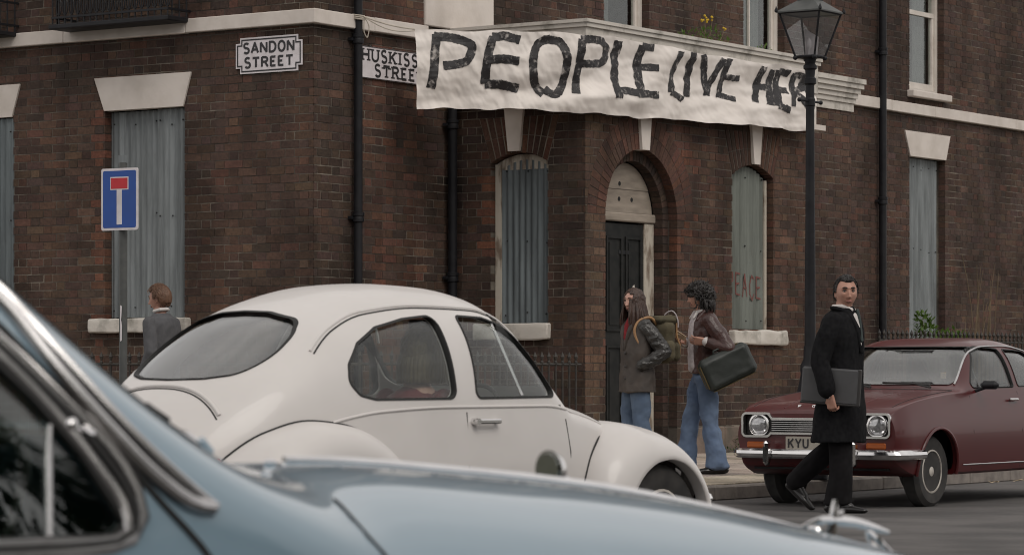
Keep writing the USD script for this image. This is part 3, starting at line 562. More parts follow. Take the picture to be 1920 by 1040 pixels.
# body behind the walls, so that the house is not hollow
M['upper_brick'] = mat('upper_brick', {'tc': ('texture_coordinate', {}), 'mp': ('mapping', {'rotation': (math.pi / 2, 0, 0)}), 'b': ('brick_texture', {'scale': 1.0, 'brick_width': .24, 'row_height': .085, 'mortar_size': .008, 'color1': (.07, .045, .035), 'color2': (.05, .036, .030), 'mortar': (.07, .06, .05)}), 'p': ('principled_bsdf', {'roughness': .9})}, [('tc.object', 'mp.vector'), ('mp.vector', 'b.vector'), ('b.color', 'p.base_color')])
obj('upper_wall', bx(-.002, 17.4, -.002, 6.6, 6.503, 10.6), M['upper_brick'], house); obj('eaves_cornice', bx(-.3, 17.6, -.3, 6.8, 10.6, 10.95, .05), M['trim_dirty'], house)
for x0_ in (1.95, 5.35, 8.5, 12.93): obj('top_window', cat_([FB.box(x0_, x0_ + 1.0, 7.9, 9.7, -.02, .02), FB.box(x0_ - .06, x0_ + 1.06, 7.82, 7.9, -.02, .07)]), M['white_gloss'], house); obj('top_pane', FB.box(x0_ + .08, x0_ + .92, 7.98, 9.62, .021, .025), M['dark'], house)
obj('inner_wall', cat_([bx(0.9, 17.2, 1.2, 1.25, 0, 6.4), bx(1.0, 1.05, 1.3, 6.4, 0, 6.4)]), M['dark'], house)
# ================================================================ road, pavement, kerb
LOCAL = np.eye(4); LOCAL[:2, 0], LOCAL[:2, 1], LOCAL[:2, 3] = BV, AV, C0
def L2W(m):
    m = to_tm(m).copy(); m.apply_transform(LOCAL); return m
WK = -5.47; UK = -2.75; RC = 1.6                          # kerb lines of the two streets and the corner radius
def pav_z(w, u=0): return 0.125 + 0.10 * np.clip((np.minimum(w, 0) - WK) / 3.9, 0, 1) * np.clip((u - UK) / 2.5, 0, 1)
def sheet(x0, x1, y0, y1, z, n=2):
    g = np.meshgrid(np.linspace(x0, x1, n), np.linspace(y0, y1, n), indexing='ij'); V = np.stack([g[0].ravel(), g[1].ravel(), np.full(n * n, z)], 1); F = []
    for i in range(n - 1):
        for j in range(n - 1): a = i * n + j; F += [(a, a + n, a + n + 1), (a, a + n + 1, a + 1)]
    return tm(V, F)
obj('ground', sheet(-260, 260, -260, 260, -0.012), M['soil'], label='bare ground under and beyond the streets', kind='structure', cat='ground')
road_poly = Polygon([(-60, WK - 14), (60, WK - 14), (60, WK + .02), (UK + RC, WK + .02), (UK + .02, WK + RC), (UK + .02, 40), (UK - 8, 40), (UK - 8, WK), (-60, WK)])
obj('road', L2W(mv(prism(road_poly, 0.006), 0, 0, -0.006)), M['asphalt'], label='worn grey asphalt road at the street corner', kind='structure', cat='road')
arc = [(UK + RC - RC * math.cos(t), WK + RC - RC * math.sin(t)) for t in np.linspace(0, math.pi / 2, 10)]
pav_poly = Polygon([(UK, 30)] + arc + [(40, WK), (40, 0.3), (0.3, 0.3), (0.3, 30)])
inner = pav_poly.buffer(-0.16, join_style=1).intersection(sbox(-20, -20, 24, 16)); pav = numbered('/World', 'pavement'); UsdGeom.Xform.Define(stage, pav)
cd(stage.GetPrimAtPath(pav), kind='structure', label='flagstone pavement round the corner house', category='pavement')
def drape(m, off=0.0):
    m = to_tm(m).copy(); v = np.array(m.vertices); v[:, 2] += pav_z(v[:, 1], v[:, 0]) + off; m.vertices = v; return m
bed = to_tm(to_mf(prism(inner, 0.05)).refine_to_length(0.5)); obj('bedding', L2W(drape(mv(bed, 0, 0, -.058))), M['bedding'], pav)
flags = []
r = 0; w = WK + 0.165
while w < 0.35:
    h = 0.62 if r % 2 else 0.74; u = UK - 1 + (0.37 if r % 2 else 0)
    while u < 24:
        l = rng.choice([0.75, 0.9, 0.62]); q = sbox(u + .005, w + .005, min(u + l, 30) - .005, w + h - .005); u += l
        g = q.intersection(inner)
        for p in geoms(g):
            if p.area < .02: continue
            if p.bounds[1] > -0.5 and p.bounds[0] > 0.0: continue
            flags.append(p)
    w += h; r += 1
w2 = 0.35
while w2 < 9:
    u = UK
    for l in (0.75, 0.7, 0.72, .8):
        for p in geoms(sbox(u + .005, w2 + .005, u + l - .005, w2 + .6 - .005).intersection(inner)):
            if p.area > .02: flags.append(p)
        u += l
    w2 += 0.6
def flag_score(p):
    c = p.centroid; X, Y = C0 + R2 @ np.array([c.x, c.y]); x, y = pix(X, Y, .15); return (Y if -100 < x < 2020 else 500 + Y)
flags.sort(key=flag_score); rest = []
for i, p in enumerate(flags):
    m = L2W(drape(prism(p, 0.05), -0.05 + rng.uniform(-.004, .004)))
    t = np.array([0.40, 0.35, 0.29]) * rng.uniform(0.8, 1.15) * (1 + rng.uniform(-.05, .05, 3))
    if i < 260: obj('flagstone', m, M['flag'], pav, tint=np.tile(t, (len(m.vertices), 1)))
    else: rest.append((m, t))
if rest: obj('flagstones', cat_([m for m, _ in rest]), M['flag'], pav, kind='stuff', tint=np.vstack([np.tile(t, (len(m.vertices), 1)) for m, t in rest]))
kb = numbered('/World', 'kerb'); UsdGeom.Xform.Define(stage, kb); cd(stage.GetPrimAtPath(kb), kind='structure', label='worn granite kerb along both streets', category='kerb')
def kerb_stone(a, b_):
    a, b_ = np.array(a), np.array(b_); d = (b_ - a); l = np.linalg.norm(d); d /= l; n = np.array([-d[1], d[0]])
    m = frame(bx(.003, l - .003, 0.0, 0.155, 0.0, 0.128 + rng.uniform(-.004, .004), 0.014), [*a, -0.004], [*d, 0], [*n, 0], [0, 0, 1.0]); obj('kerb_stone', L2W(m), M['kerb'], kb)
u = UK + RC
while u < 24: kerb_stone((u, WK), (u + .92, WK)); u += .92
for a, b_ in zip(arc[:-1], arc[1:]): kerb_stone(a, b_)
w = WK + RC
while w < 9: kerb_stone((UK, w + .9), (UK, w)); w += .9
# gutter litter: pale scraps by the kerb
for k in range(26):
    u, w = rng.uniform(3.4, 6.4), WK - abs(rng.normal(0.02, .10)) - .03; s = rng.uniform(.02, .055)
    c = street(u, w, 0.004); q = np.array([[math.cos(t) * s * rng.uniform(.5, 1), math.sin(t) * s * rng.uniform(.4, 1), rng.uniform(0.0, .02)] for t in np.linspace(0, 2 * math.pi, 6)[:-1]])
    if k == 0: LV, LF = [], []
    n = len(LV) * 5; LV.append(q + c); LF += [(n, n + 1, n + 2), (n, n + 2, n + 3), (n, n + 3, n + 4)]
obj('litter', tm(np.vstack(LV), LF), M['litter'], label='pale scraps of litter lying in the gutter by the kerb', cat='litter', kind='stuff')

# ================================================================ street name plates
def strokes_poly(glyphs, text, hgt, wid, r, gap, serif=0.0, slant=0):
    x = 0; out = []
    for ch in text:
        if ch == ' ': x += wid * 0.6; continue
        g = glyphs[ch]; ww = wid * g.get('w', 1.0); parts = []
        for ln in g['l']: parts.append(LineString([(x + a * ww, b_ * hgt) for a, b_ in ln]).buffer(r, cap_style=2, join_style=1, quad_segs=4))
        if serif:
            for a, b_ in g.get('s', []): parts.append(sbox(x + a * ww - serif, b_ * hgt - (0 if b_ < .5 else r * 1.1), x + a * ww + serif, b_ * hgt + (r * 1.1 if b_ < .5 else 0)))
        out.append((ch, unary_union(parts))); x += ww + gap
    return out, x - gap
def cv(cx, cy, rx, ry, a0, a1, n=12): return [(cx + rx * math.cos(math.radians(t)), cy + ry * math.sin(math.radians(t))) for t in np.linspace(a0, a1, n)]
S_ = cv(.5, .76, .42, .24, 35, 255) + cv(.5, .26, .45, .26, 80, -150)
GL = {'S': dict(l=[S_], w=.85), 'A': dict(l=[[(0, 0), (.5, 1), (1, 0)], [(.2, .33), (.8, .33)]], s=[(0, 0), (1, 0)]), 'N': dict(l=[[(.05, 0), (.05, 1)], [(.05, 1), (.95, 0)], [(.95, 0), (.95, 1)]], s=[(.05, 0), (.05, 1), (.95, 1)]),
      'D': dict(l=[[(.05, 0), (.05, 1), (.4, 1)] + cv(.4, .5, .55, .5, 90, -90) + [(.05, 0)]], s=[]), 'O': dict(l=[cv(.5, .5, .47, .5, 0, 360, 24)]), 'T': dict(l=[[(0, .95), (1, .95)], [(.5, 1), (.5, 0)]], s=[(.5, 0), (.02, .84), (.98, .84)]),
      'R': dict(l=[[(.05, 0), (.05, 1)], [(.05, .96), (.5, .96)] + cv(.5, .73, .38, .23, 90, -90) + [(.05, .5)], [(.5, .5), (.95, 0)]], s=[(.05, 0), (.05, 1), (.95, 0)]),
      'E': dict(l=[[(.06, 0), (.06, 1)], [(.06, .95), (.9, .95)], [(.06, .5), (.7, .5)], [(.06, .05), (.92, .05)]], s=[(.06, 0), (.06, 1)], w=.82), 'H': dict(l=[[(.05, 0), (.05, 1)], [(.95, 0), (.95, 1)], [(.05, .5), (.95, .5)]], s=[(.05, 0), (.05, 1), (.95, 0), (.95, 1)], w=1.05),
      'U': dict(l=[[(.05, 1), (.05, .35)] + cv(.5, .35, .45, .33, 180, 360) + [(.95, 1)]], s=[(.05, 1), (.95, 1)], w=1.02), 'K': dict(l=[[(.05, 0), (.05, 1)], [(.95, 1), (.08, .4)], [(.35, .6), (.95, 0)]], s=[(.05, 0), (.05, 1), (.95, 0), (.92, 1)]), 'I': dict(l=[[(.5, 0), (.5, 1)]], s=[(.5, 0), (.5, 1)], w=.35)}
def plate(name, label, face, outline, border, lines, thick=0.018, m_plate='sign_white'):
    p = thing(name, label, 'street sign', street(0, 0), DEG, group='street name plates on the corner house')
    obj('plate', face.solid(outline, 0.006, thick), M[m_plate], p)
    if border is not None: obj('border', face.solid(border, thick, thick + .0025), M['sign_black'], p)
    for ch, g in lines: obj('letter', face.solid(g, thick, thick + .003), M['sign_black'], p)
    return p
def place(gs, x, y, flip): return [(c, affinity.translate(affinity.scale(g, -1 if flip else 1, 1, origin=(0, 0)), x, y)) for c, g in gs]
x0, x1, z0, z1 = 0.13, 0.975, 4.085, 4.445; nk = .055
def notched(x0, x1, z0, z1, n): return Polygon([(x0 + n, z0), (x1 - n, z0), (x1 - n, z0 + n), (x1, z0 + n), (x1, z1 - n), (x1 - n, z1 - n), (x1 - n, z1), (x0 + n, z1), (x0 + n, z1 - n), (x0, z1 - n), (x0, z0 + n), (x0 + n, z0 + n)])
out = notched(x0, x1, z0, z1, nk); bd = out.buffer(-.016, join_style=2).difference(out.buffer(-.030, join_style=2))
g1, l1 = strokes_poly(GL, 'SANDON', .098, .083, .0115, .031); g2, l2 = strokes_poly(GL, 'STREET', .098, .083, .0115, .031)
plate('street_sign', 'cream notched name plate reading Sandon Street high on the left wall', FA, out, bd, place(g1, (x0 + x1) / 2 + l1 / 2, 4.29, True) + place(g2, (x0 + x1) / 2 + l2 / 2, 4.145, True))
out = sbox(0.745, 4.065, 2.30, 4.39); bd = None
g1, l1 = strokes_poly(GL, 'HUSKISSON', .120, .108, .0125, .050, serif=.030); g2, l2 = strokes_poly(GL, 'STREET', .120, .108, .0125, .050, serif=.030)
ps = plate('street_sign', 'white oblong name plate reading Huskisson Street half hidden behind the banner', FB, out, out.buffer(-.001).difference(out.buffer(-.008)), place(g1, 0.775, 4.245, False) + place(g2, 0.99, 4.095, False), m_plate='sign_white')
for k in range(3): obj('nail', FB.box(0.9 + .4 * k, 0.915 + .4 * k, 4.385, 4.40, -.01, .02), M['post_grey'], ps)

# ================================================================ protest banner
bp = np.array([[0.72, -0.13], [1.35, -0.66], [PU - 0.16, PW - 0.10], [PU - 0.02, PW - 0.15], [PU + 0.3, PW - 0.15], [PU + 2.5, PW - 0.14], [PU + PE + 0.1, PW - 0.15], [PU + PE + .6, PW - .15]])
path = PchipInterpolator(np.r_[0, np.cumsum(np.linalg.norm(np.diff(bp, axis=0), axis=1))], bp)
tt = np.linspace(0, path.x[-1], 900); pl = path(tt); pw = C0 + pl @ np.array([BV, AV]); ppx = 960 + 5800 * pw[:, 0] / pw[:, 1]
ok = np.r_[True, np.maximum.accumulate(ppx)[1:] > np.maximum.accumulate(ppx)[:-1]]; ppx, pl_, pw_ = ppx[ok], pl[ok], pw[ok]
dl = np.gradient(pl_, axis=0); nrm = np.stack([dl[:, 1], -dl[:, 0]], 1); nrm /= np.linalg.norm(nrm, axis=1, keepdims=True)
top_x, top_y = [778, 860, 1010, 1080, 1150, 1280, 1400, 1521], [54, 57, 60, 62, 69, 95, 114, 135]
bot_x, bot_y = [778, 860, 955, 1100, 1225, 1350, 1440, 1500, 1521], [205, 204, 205, 213, 222, 232, 240, 245, 246]
def cloth_uv(px, py, off=0.0):
    """where the cloth hangs, in house coordinates, for a spot given along and down the cloth"""
    px = np.asarray(px, float); py = np.asarray(py, float)
    q = np.stack([np.interp(px, ppx, pl_[:, k]) for k in (0, 1)], -1); n = np.stack([np.interp(px, ppx, nrm[:, k]) for k in (0, 1)], -1); Y = np.interp(px, ppx, pw_[:, 1])
    z = EYE + (700 - py) * Y / 5800; v = (py - 55) / 160.0; s = px / 100.0
    wr = 0.040 * np.sin(7.0 * (v + 0.16 * s) + 2.0 * meshkit.noise(np.stack([s * 1.1, v * 2.0, 0 * s], -1)) * 3) * np.clip(v * 3, 0.1, 1)
    wr = wr + 0.050 * (meshkit.fbm(np.stack([s * 1.5 + v * 1.2, v * 7.0, 0 * s + 4], -1), 3) - .5) + 0.020 * np.sin(s * 9 + 3 * v) * np.clip(v - .55, 0, 1) * 2
    wr = wr + 0.035 * (meshkit.fbm(np.stack([s * 7 - v * 5, v * 5 + s * 2, 0 * s + 9], -1), 3) - .5)
    d = wr + off + 0.05 * np.clip(v - .3, 0, 1)
    return np.stack([q[..., 0] + n[..., 0] * d, q[..., 1] + n[..., 1] * d, z], -1)
ban = thing('protest_banner', 'long cream sheet banner with PEOPLE LIVE HERE in ragged black brush letters', 'banner', street(0, 0), DEG)
GX, GY = 260, 40
gx = np.linspace(778, 1521, GX); T = np.interp(gx, top_x, top_y) + 1.6 * np.sin(gx / 17.0) + 1.2 * np.sin(gx / 41.0); B = PchipInterpolator(bot_x, bot_y)(gx) + 1.4 * np.sin(gx / 23.0) + 1.0 * np.sin(gx / 9.0)
PX = np.repeat(gx[:, None], GY, 1); fr = np.linspace(0, 1, GY)[None]; PY = T[:, None] * (1 - fr) + B[:, None] * fr
PX = PX + (1 - np.clip((PX - 778) / 30, 0, 1)) * (fr * 4)
V = cloth_uv(PX, PY).reshape(-1, 3); F = []
for i in range(GX - 1):
    for j in range(GY - 1): a = i * GY + j; F += [(a, a + 1, a + GY + 1), (a, a + GY + 1, a + GY)]
obj('sheet', tm(V, F), M['cloth'], ban, smooth=True)
M['paint_stroke'] = mat('brush_paint', {'g': ('geometry', {}), 'mp': ('mapping', {'scale': (1, 1, 1)}), 'n': ('noise_texture', {'scale': 16.0, 'detail': 7.0, 'roughness': 0.65}), 'r': ('rgb_ramp', {'ramp': [(0.0, (1, 1, 1)), (0.52, (1, 1, 1)), (0.66, (0.25, 0.25, 0.25)), (1.0, (0.1, 0.1, 0.1))]}),
    'p': ('principled_bsdf', {'base_color': (0.013, 0.011, 0.012), 'roughness': 0.6}), 't': ('transparent_bsdf', {}), 'm': ('mix_closure', {})},
    [('g.position', 'mp.vector'), ('mp.vector', 'n.vector'), ('n.fac', 'r.fac'), ('r.color', 'm.fac'), ('t.BSDF', 'm.closure1'), ('p.BSDF', 'm.closure2')], 'm.closure')
def c2(pts): return [(640 + x / 2.6, y / 2.6) for x, y in pts]
def c3(pts): return [(1280 + x / 2.6, y / 2.6) for x, y in pts]
def bez(pts, n=6): return [tuple(p) for p in catmull(pts, n)]
WORDS = [('P', [c2(bez([(462, 168), (452, 290), (448, 340), (432, 432)])), c2(bez([(452, 178), (540, 186), (640, 232), (610, 300), (495, 322)]))], 8.2),
 ('E', [c2(bez([(742, 180), (715, 280), (700, 410)])), c2([(735, 182), (800, 176), (872, 196)]), c2([(712, 292), (800, 290), (868, 300)]), c2([(700, 412), (770, 412), (862, 432)])], 8.2),
 ('O', [c2(bez([(1020, 190), (958, 215), (935, 300), (940, 400), (985, 460)])), c2(bez([(985, 192), (1060, 205), (1098, 290), (1082, 400), (1040, 462), (990, 432)]))], 7.6),
 ('P', [c2(bez([(1172, 192), (1160, 300), (1150, 380), (1142, 458)])), c2(bez([(1165, 192), (1262, 200), (1302, 252), (1270, 308), (1165, 312)]))], 7.2),
 ('L', [c2(bez([(1358, 200), (1342, 330), (1326, 482)])), c2([(1345, 440), (1435, 455)])], 7.0), ('E', [c2(bez([(1466, 222), (1450, 330), (1442, 478)])), c2([(1462, 226), (1520, 234)]), c2([(1452, 325), (1532, 332)]), c2([(1438, 456), (1530, 466)])], 6.8),
 ('L', [c2(bez([(1642, 252), (1622, 340), (1606, 450)])), c2([(1608, 452), (1640, 466), (1668, 486)])], 5.8), ('I', [c3(bez([(38, 258), (34, 360), (24, 472)]))], 5.6),
 ('V', [c3(bez([(85, 268), (105, 360), (118, 466)])), c3(bez([(190, 288), (150, 370), (118, 466)]))], 5.4), ('E', [c3(bez([(208, 292), (194, 380), (182, 476)])), c3([(200, 296), (228, 306)]), c3([(192, 376), (278, 384)]), c3([(180, 462), (250, 484)])], 5.4),
 ('H', [c3(bez([(384, 325), (366, 410), (348, 500)])), c3(bez([(436, 340), (424, 420), (408, 515)])), c3([(362, 418), (428, 432)])], 6.0), ('E', [c3(bez([(470, 345), (455, 430), (438, 520)])), c3([(465, 348), (516, 360)]), c3([(450, 436), (506, 444)]), c3([(436, 520), (500, 540)])], 6.0),
 ('R', [c3(bez([(546, 360), (536, 430), (520, 520)])), c3(bez([(545, 366), (592, 384), (585, 425), (536, 442)])), c3([(545, 445), (592, 525)])], 5.4), ('E', [c3(bez([(606, 372), (600, 440), (592, 520)])), c3([(604, 378), (624, 384)]), c3([(598, 446), (618, 450)]), c3([(592, 520), (616, 528)])], 4.0)]
for ch, lines, r in WORDS:
    polys = []
    for ln in lines:
        p = LineString(ln).buffer(r, cap_style=2, join_style=1, quad_segs=3).segmentize(2.2)
        def rag(x, y, z=None):
            x, y = np.asarray(x, float), np.asarray(y, float); k = np.stack([x / 3.2, y / 9.0, 0 * x + r], -1)
            return x + 3.6 * (meshkit.fbm(k, 3) - .5), y + 3.4 * (meshkit.fbm(k + 31, 2) - .5)
        from shapely.ops import transform as stf
        polys.append(stf(rag, p).buffer(0))
    poly = unary_union(polys); x0, y0, x1, y1 = poly.bounds; V, F, n = [], [], 0; q = 5.0
    for i in range(int((x1 - x0) / q) + 1):
        for j in range(int((y1 - y0) / q) + 1):
            for g in geoms(poly.intersection(sbox(x0 + i * q, y0 + j * q, x0 + (i + 1) * q, y0 + (j + 1) * q))):
                vv, ff = trimesh.creation.triangulate_polygon(g, engine='earcut')
                if len(ff): V.append(np.asarray(vv)[:, :2]); F.append(np.asarray(ff) + n); n += len(vv)
    P2 = np.vstack(V); obj('painted_letter', tm(cloth_uv(P2[:, 0], P2[:, 1], 0.005), np.vstack(F)[:, ::-1]), M['paint_stroke'], ban, smooth=True)
e0 = cloth_uv(np.array([778.0]), np.array([55.0]))[0]
tie = np.array([0.640, -0.135, 4.66])
obj('rope', cat_([tube([tie + (e0 - tie) * t + [0, 0, -.02 * math.sin(math.pi * t)] for t in np.linspace(0, 1, 8)], .008, 6), tube([tie + (e0 + [0, 0, -.015] - tie) * t + [0, 0, -.06 * math.sin(math.pi * t)] for t in np.linspace(0, 1, 8)], .006, 6)] +
    [tube([(0.640 + .062 * math.cos(a), -.070 + .062 * math.sin(a), 4.64 + k * .018 + .01 * math.sin(a)) for a in np.linspace(0, 2 * math.pi, 14)], .008, 5) for k in range(3)] + [tube(catmull([(0.66, -.14, 4.64), (.70, -.16, 4.55), (.68, -.15, 4.45), (.64, -.14, 4.52), (.65, -.14, 4.62)], 4), .006, 5)]), M['rope'], ban)

# ================================================================ no-through-road sign
Y = 28.0; X = (231 - 960) / 5800 * Y
sg = thing('road_sign', 'blue no-through-road sign with red bar on a grey post', 'road sign', (X, Y, 0.0), 0)
zz = lambda py, y=Y: EYE + (700 - py) * y / 5800
obj('post', lathe([(.0375, .10), (.0375, zz(305))], 18), M['post_grey'], sg, smooth=40)
d = np.array([math.cos(math.radians(-32)), math.sin(math.radians(-32)), 0]); nn = np.array([d[1], -d[0], 0]); nn = nn if nn[1] < 0 else -nn
SF = Face((0, 0, 0), d, nn); zb, zt = zz(432), zz(316); hw = .212
obj('sign_plate', SF.solid(rpoly([(-hw, zb), (hw, zb), (hw, zt), (-hw, zt)], .02), .045, .053), M['sign_white'], sg)
obj('blue_field', SF.solid(rpoly([(-hw + .022, zb + .022), (hw - .022, zb + .022), (hw - .022, zt - .022), (-hw + .022, zt - .022)], .015), .053, .0545), M['sign_blue'], sg)
obj('white_bar', SF.solid(sbox(-.03, zb + .052, .03, zt - .19), .0545, .056), M['sign_white'], sg)
obj('red_bar_edge', SF.solid(sbox(-.105, zt - .195, .105, zt - .078), .0545, .0555), M['sign_white'], sg); obj('red_bar', SF.solid(sbox(-.095, zt - .185, .095, zt - .088), .0545, .057), M['sign_red'], sg)
for z in (zb + .14, zt - .14): obj('clip', SF.box(-.06, .06, z, z + .03, -.04, .045), M['post_grey'], sg)
obj('sticker', SF.solid(Polygon([(-.004, zz(640)), (.016, zz(638)), (.018, zz(610)), (.006, zz(600)), (.018, zz(574)), (-.004, zz(572))]), .0385, .040), M['sign_white'], sg)
obj('post_cap', SF.box(-.055, .055, zz(306), zz(291), -.005, .005), M['iron'], sg)

# ================================================================ street lamp
Y = 28.0; X = (1519 - 960) / 5800 * Y; zz = lambda py, y=28.0: EYE + (700 - py) * y / 5800
lp = thing('street_lamp', 'black cast iron street lamp with tapered four sided glass lantern', 'street lamp', (X, Y, 0.13), DEG); o = .13
prof = [(.17, 0), (.17, .10), (.145, .13), (.145, .62), (.155, .64), (.155, .70), (.12, .78), (.085, .95), (.09, .97), (.09, 1.02), (.062, 1.08), (.058, 1.2)]
obj('base', lathe(prof, 20), M['black_paint'], lp, smooth=40)
zs = lambda py: zz(py) - o
obj('column', lathe([(.052, 1.15), (.038, zs(215)), (.038, zs(200)), (.046, zs(198)), (.046, zs(186)), (.040, zs(184)), (.038, zs(160)), (.056, zs(157)), (.056, zs(148)), (.042, zs(145)), (.046, zs(132)), (.062, zs(129)), (.062, zs(124)), (.045, zs(120)), (.055, zs(112)), (.075, zs(108))], 20), M['black_paint'], lp, smooth=30)
obj('ladder_bar', cat_([tube([(-.20 * math.cos(-.2), .0, zs(190)), (.20, 0, zs(190))], .011, 8)] + [mv(trimesh.creation.icosphere(2, .02), s * .2, 0, zs(190)) for s in (-1, 1)]), M['black_paint'], lp, smooth=40)
b0, b1, h0, h1 = .098, .205, zs(107), zs(26)
# lantern: bottom ring, corner bars, top ring, panes, roof, finials
cn = [(-1, -1), (1, -1), (1, 1), (-1, 1)]
def sq(b_, z): return [np.array([sx * b_, sy * b_, z]) for sx, sy in cn]
lo, hi = sq(b0, h0), sq(b1, h1)
obj('lantern_frame', cat_([tube([lo[i], hi[i]], .0105, 6) for i in range(4)] + [tube([lo[i], lo[(i + 1) % 4]], .011, 6) for i in range(4)] + [tube([hi[i], hi[(i + 1) % 4]], .013, 6) for i in range(4)] + [mv(trimesh.creation.icosphere(2, .022), *(p + [0, 0, -.01])) for p in lo]), M['black_paint'], lp)
M['lantern_glass'] = glass('lantern_glass', (0.80, 0.81, 0.81), 0.9, 0.20)
for i in range(4):
    a, b_, c_, d_ = lo[i], lo[(i + 1) % 4], hi[(i + 1) % 4], hi[i]; obj('lantern_pane', tm([a, b_, c_, d_], [(0, 1, 2), (0, 2, 3)]), M['lantern_glass'], lp)
rt = sq(.085, zs(2)); eave = sq(b1 + .02, h1 + .012); V = np.array(eave + rt + [p + [0, 0, -.012] for p in eave]); F = []
for i in range(4): j = (i + 1) % 4; F += [(i, j, 4 + j), (i, 4 + j, 4 + i), (8 + i, 8 + j, j), (8 + i, j, i)]
F += [(4, 5, 6), (4, 6, 7), (8, 10, 9), (8, 11, 10)]
obj('lantern_roof', tm(V, F), M['post_grey'], lp)
for p in eave: obj('finial', mv(lathe([(.006, -.01), (.016, .0), (.016, .012), (.006, .035), (.001, .05)], 8), *p), M['black_paint'], lp, smooth=40)
obj('lantern_chimney', cat_([bx(-.085, .085, -.085, .085, zs(2), zs(-6)), mv(lathe([(.09, 0), (.10, .03), (.06, .10), (.02, .13), (.02, .17), (.035, .19), (.02, .22), (.002, .24)], 14), 0, 0, zs(-6))]), M['black_paint'], lp, smooth=30)
obj('inner_reflector', cat_([tm([(-.10, -.02, h0 + .02), (.0, .05, h0 + .02), (.0, .06, h0 + .26), (-.13, -.02, h0 + .19)], [(0, 1, 2), (0, 2, 3), (2, 1, 0), (3, 2, 0)]), tm([(.10, -.02, h0 + .02), (.0, .05, h0 + .02), (.0, .06, h0 + .26), (.13, -.02, h0 + .19)], [(0, 1, 2), (0, 2, 3), (2, 1, 0), (3, 2, 0)])]), M['sign_white'], lp)
obj('gas_mantle', mv(lathe([(.012, 0), (.014, .05), (.03, .07), (.03, .12), (.012, .15)], 10), 0, .02, h0 + .02), M['sign_white'], lp, smooth=40)

# ================================================================ area railings
def railing(label, pts, z0, z1, rail_zs, pitch=0.125):
    r_ = thing('area_railing', label, 'railing', street(0, 0), DEG, group=None); head = None
    for (a, b_) in zip(pts[:-1], pts[1:]):
        a, b_ = np.array(a, float), np.array(b_, float); l = np.linalg.norm(b_ - a)
        for z in rail_zs: obj('rail', tube([[*a, z], [*b_, z]], .014, 4), M['railing_paint'], r_)
        for k in range(int(l / pitch) + 1):
            p = a + (b_ - a) * (k * pitch / l); s = .011
            obj('bar', mv(lathe([(s, z0), (s, z1 - .13), (.017, z1 - .12), (.017, z1 - .10), (s, z1 - .09), (.022, z1 - .05), (.001, z1)], 6), *p, 0), M['railing_paint'], r_)
railing('black spiked iron railing at the corner behind the white car', [(-0.8, 3.2), (-0.8, PW), (PU - .08, PW)], 0.15, 1.30, (1.17, 0.32))
railing('long black spiked railing behind the maroon car', [(9.75, -1.2), (17.0, -1.2)], 0.2, 1.63, (1.49, 0.5))
# ================================================================ plants
def leaf(c, d, l, w):
    d = np.array(d, float); d /= np.linalg.norm(d); s = np.cross(d, [0, 0, 1.0]); s = s / (np.linalg.norm(s) + 1e-6); u_ = np.cross(s, d)
    return [c, c + d * l * .5 + s * w * .5 - u_ * l * .06, c + d * l - u_ * l * .15, c + d * l * .5 - s * w * .5 - u_ * l * .06]
def foliage(centres, n, spread, l, w):
    V, F = [], []
    for c, sp in centres:
        for _ in range(int(n * sp / spread)):
            g = rng.normal(size=3); g *= sp * rng.uniform(.2, 1) ** .5 / np.linalg.norm(g); q = leaf(np.array(c) + g, g / sp + rng.normal(size=3) * .6 + [0, 0, .3], l * rng.uniform(.6, 1.3), w * rng.uniform(.7, 1.2)); k = len(V); V += q; F += [(k, k + 1, k + 2), (k, k + 2, k + 3)]
    return tm(V, F)
def plant(name, label, cat, u, w, z, stems, leaf_c, n, l, wd, m='leaf', flowers=None, stalk='stalk', sr=.006):
    p = thing(name, label, cat, street(u, w, z), DEG)
    for s in stems: obj('stem', tube(catmull(s, 3), np.linspace(sr, sr * .4, 3 * (len(s) - 1) + 1), 5), M[stalk], p)
    if leaf_c: obj('leaves', foliage(leaf_c, n, .2, l, wd), M[m], p)
    for f in flowers or []: obj('flower', cat_([mv(trimesh.creation.icosphere(1, .013), *(np.array(f) + rng.normal(0, .014, 3))) for _ in range(3)]), M['flower'], p)
plant('wall_weed', 'yellow flowered weed growing on top of the porch parapet', 'weed', 5.05, -1.50, 4.68, [[(0, 0, 0), (.0, .0, .15), (.03, .02, .30)], [(0.05, 0, 0), (.12, 0, .15), (.16, 0, .30)], [(-.08, 0, 0), (-.12, 0, .1), (-.2, 0, .2)], [(.2, 0, 0), (.35, 0, .1), (.42, .0, .22)]], [((0, 0, .07), .10), ((.15, 0, .10), .10), ((-.2, 0, .07), .10), ((.4, 0, .07), .08), ((-.4, 0, .04), .07)], 80, .07, .022, flowers=[(.03, .02, .31), (.16, 0, .31), (.12, .03, .27), (.43, 0, .22), (-.05, 0, .26)])
plant('wall_weed', 'low green weed tuft further along the parapet, left of the lamp lantern', 'weed', 6.35, -1.50, 4.68, [[(0, 0, 0), (.0, 0, .06), (.02, 0, .12)]], [((0, 0, .02), .08), ((.2, 0, .01), .06), ((-.2, 0, .02), .06)], 70, .06, .02)
plant('wall_weed', 'small weed at the cornice end just right of the lamp column', 'weed', 7.75, -.95, 4.68, [[(0, 0, 0), (.0, 0, .05), (.02, 0, .09)]], [((0, 0, .03), .06), ((.12, 0, .02), .04)], 60, .05, .02)
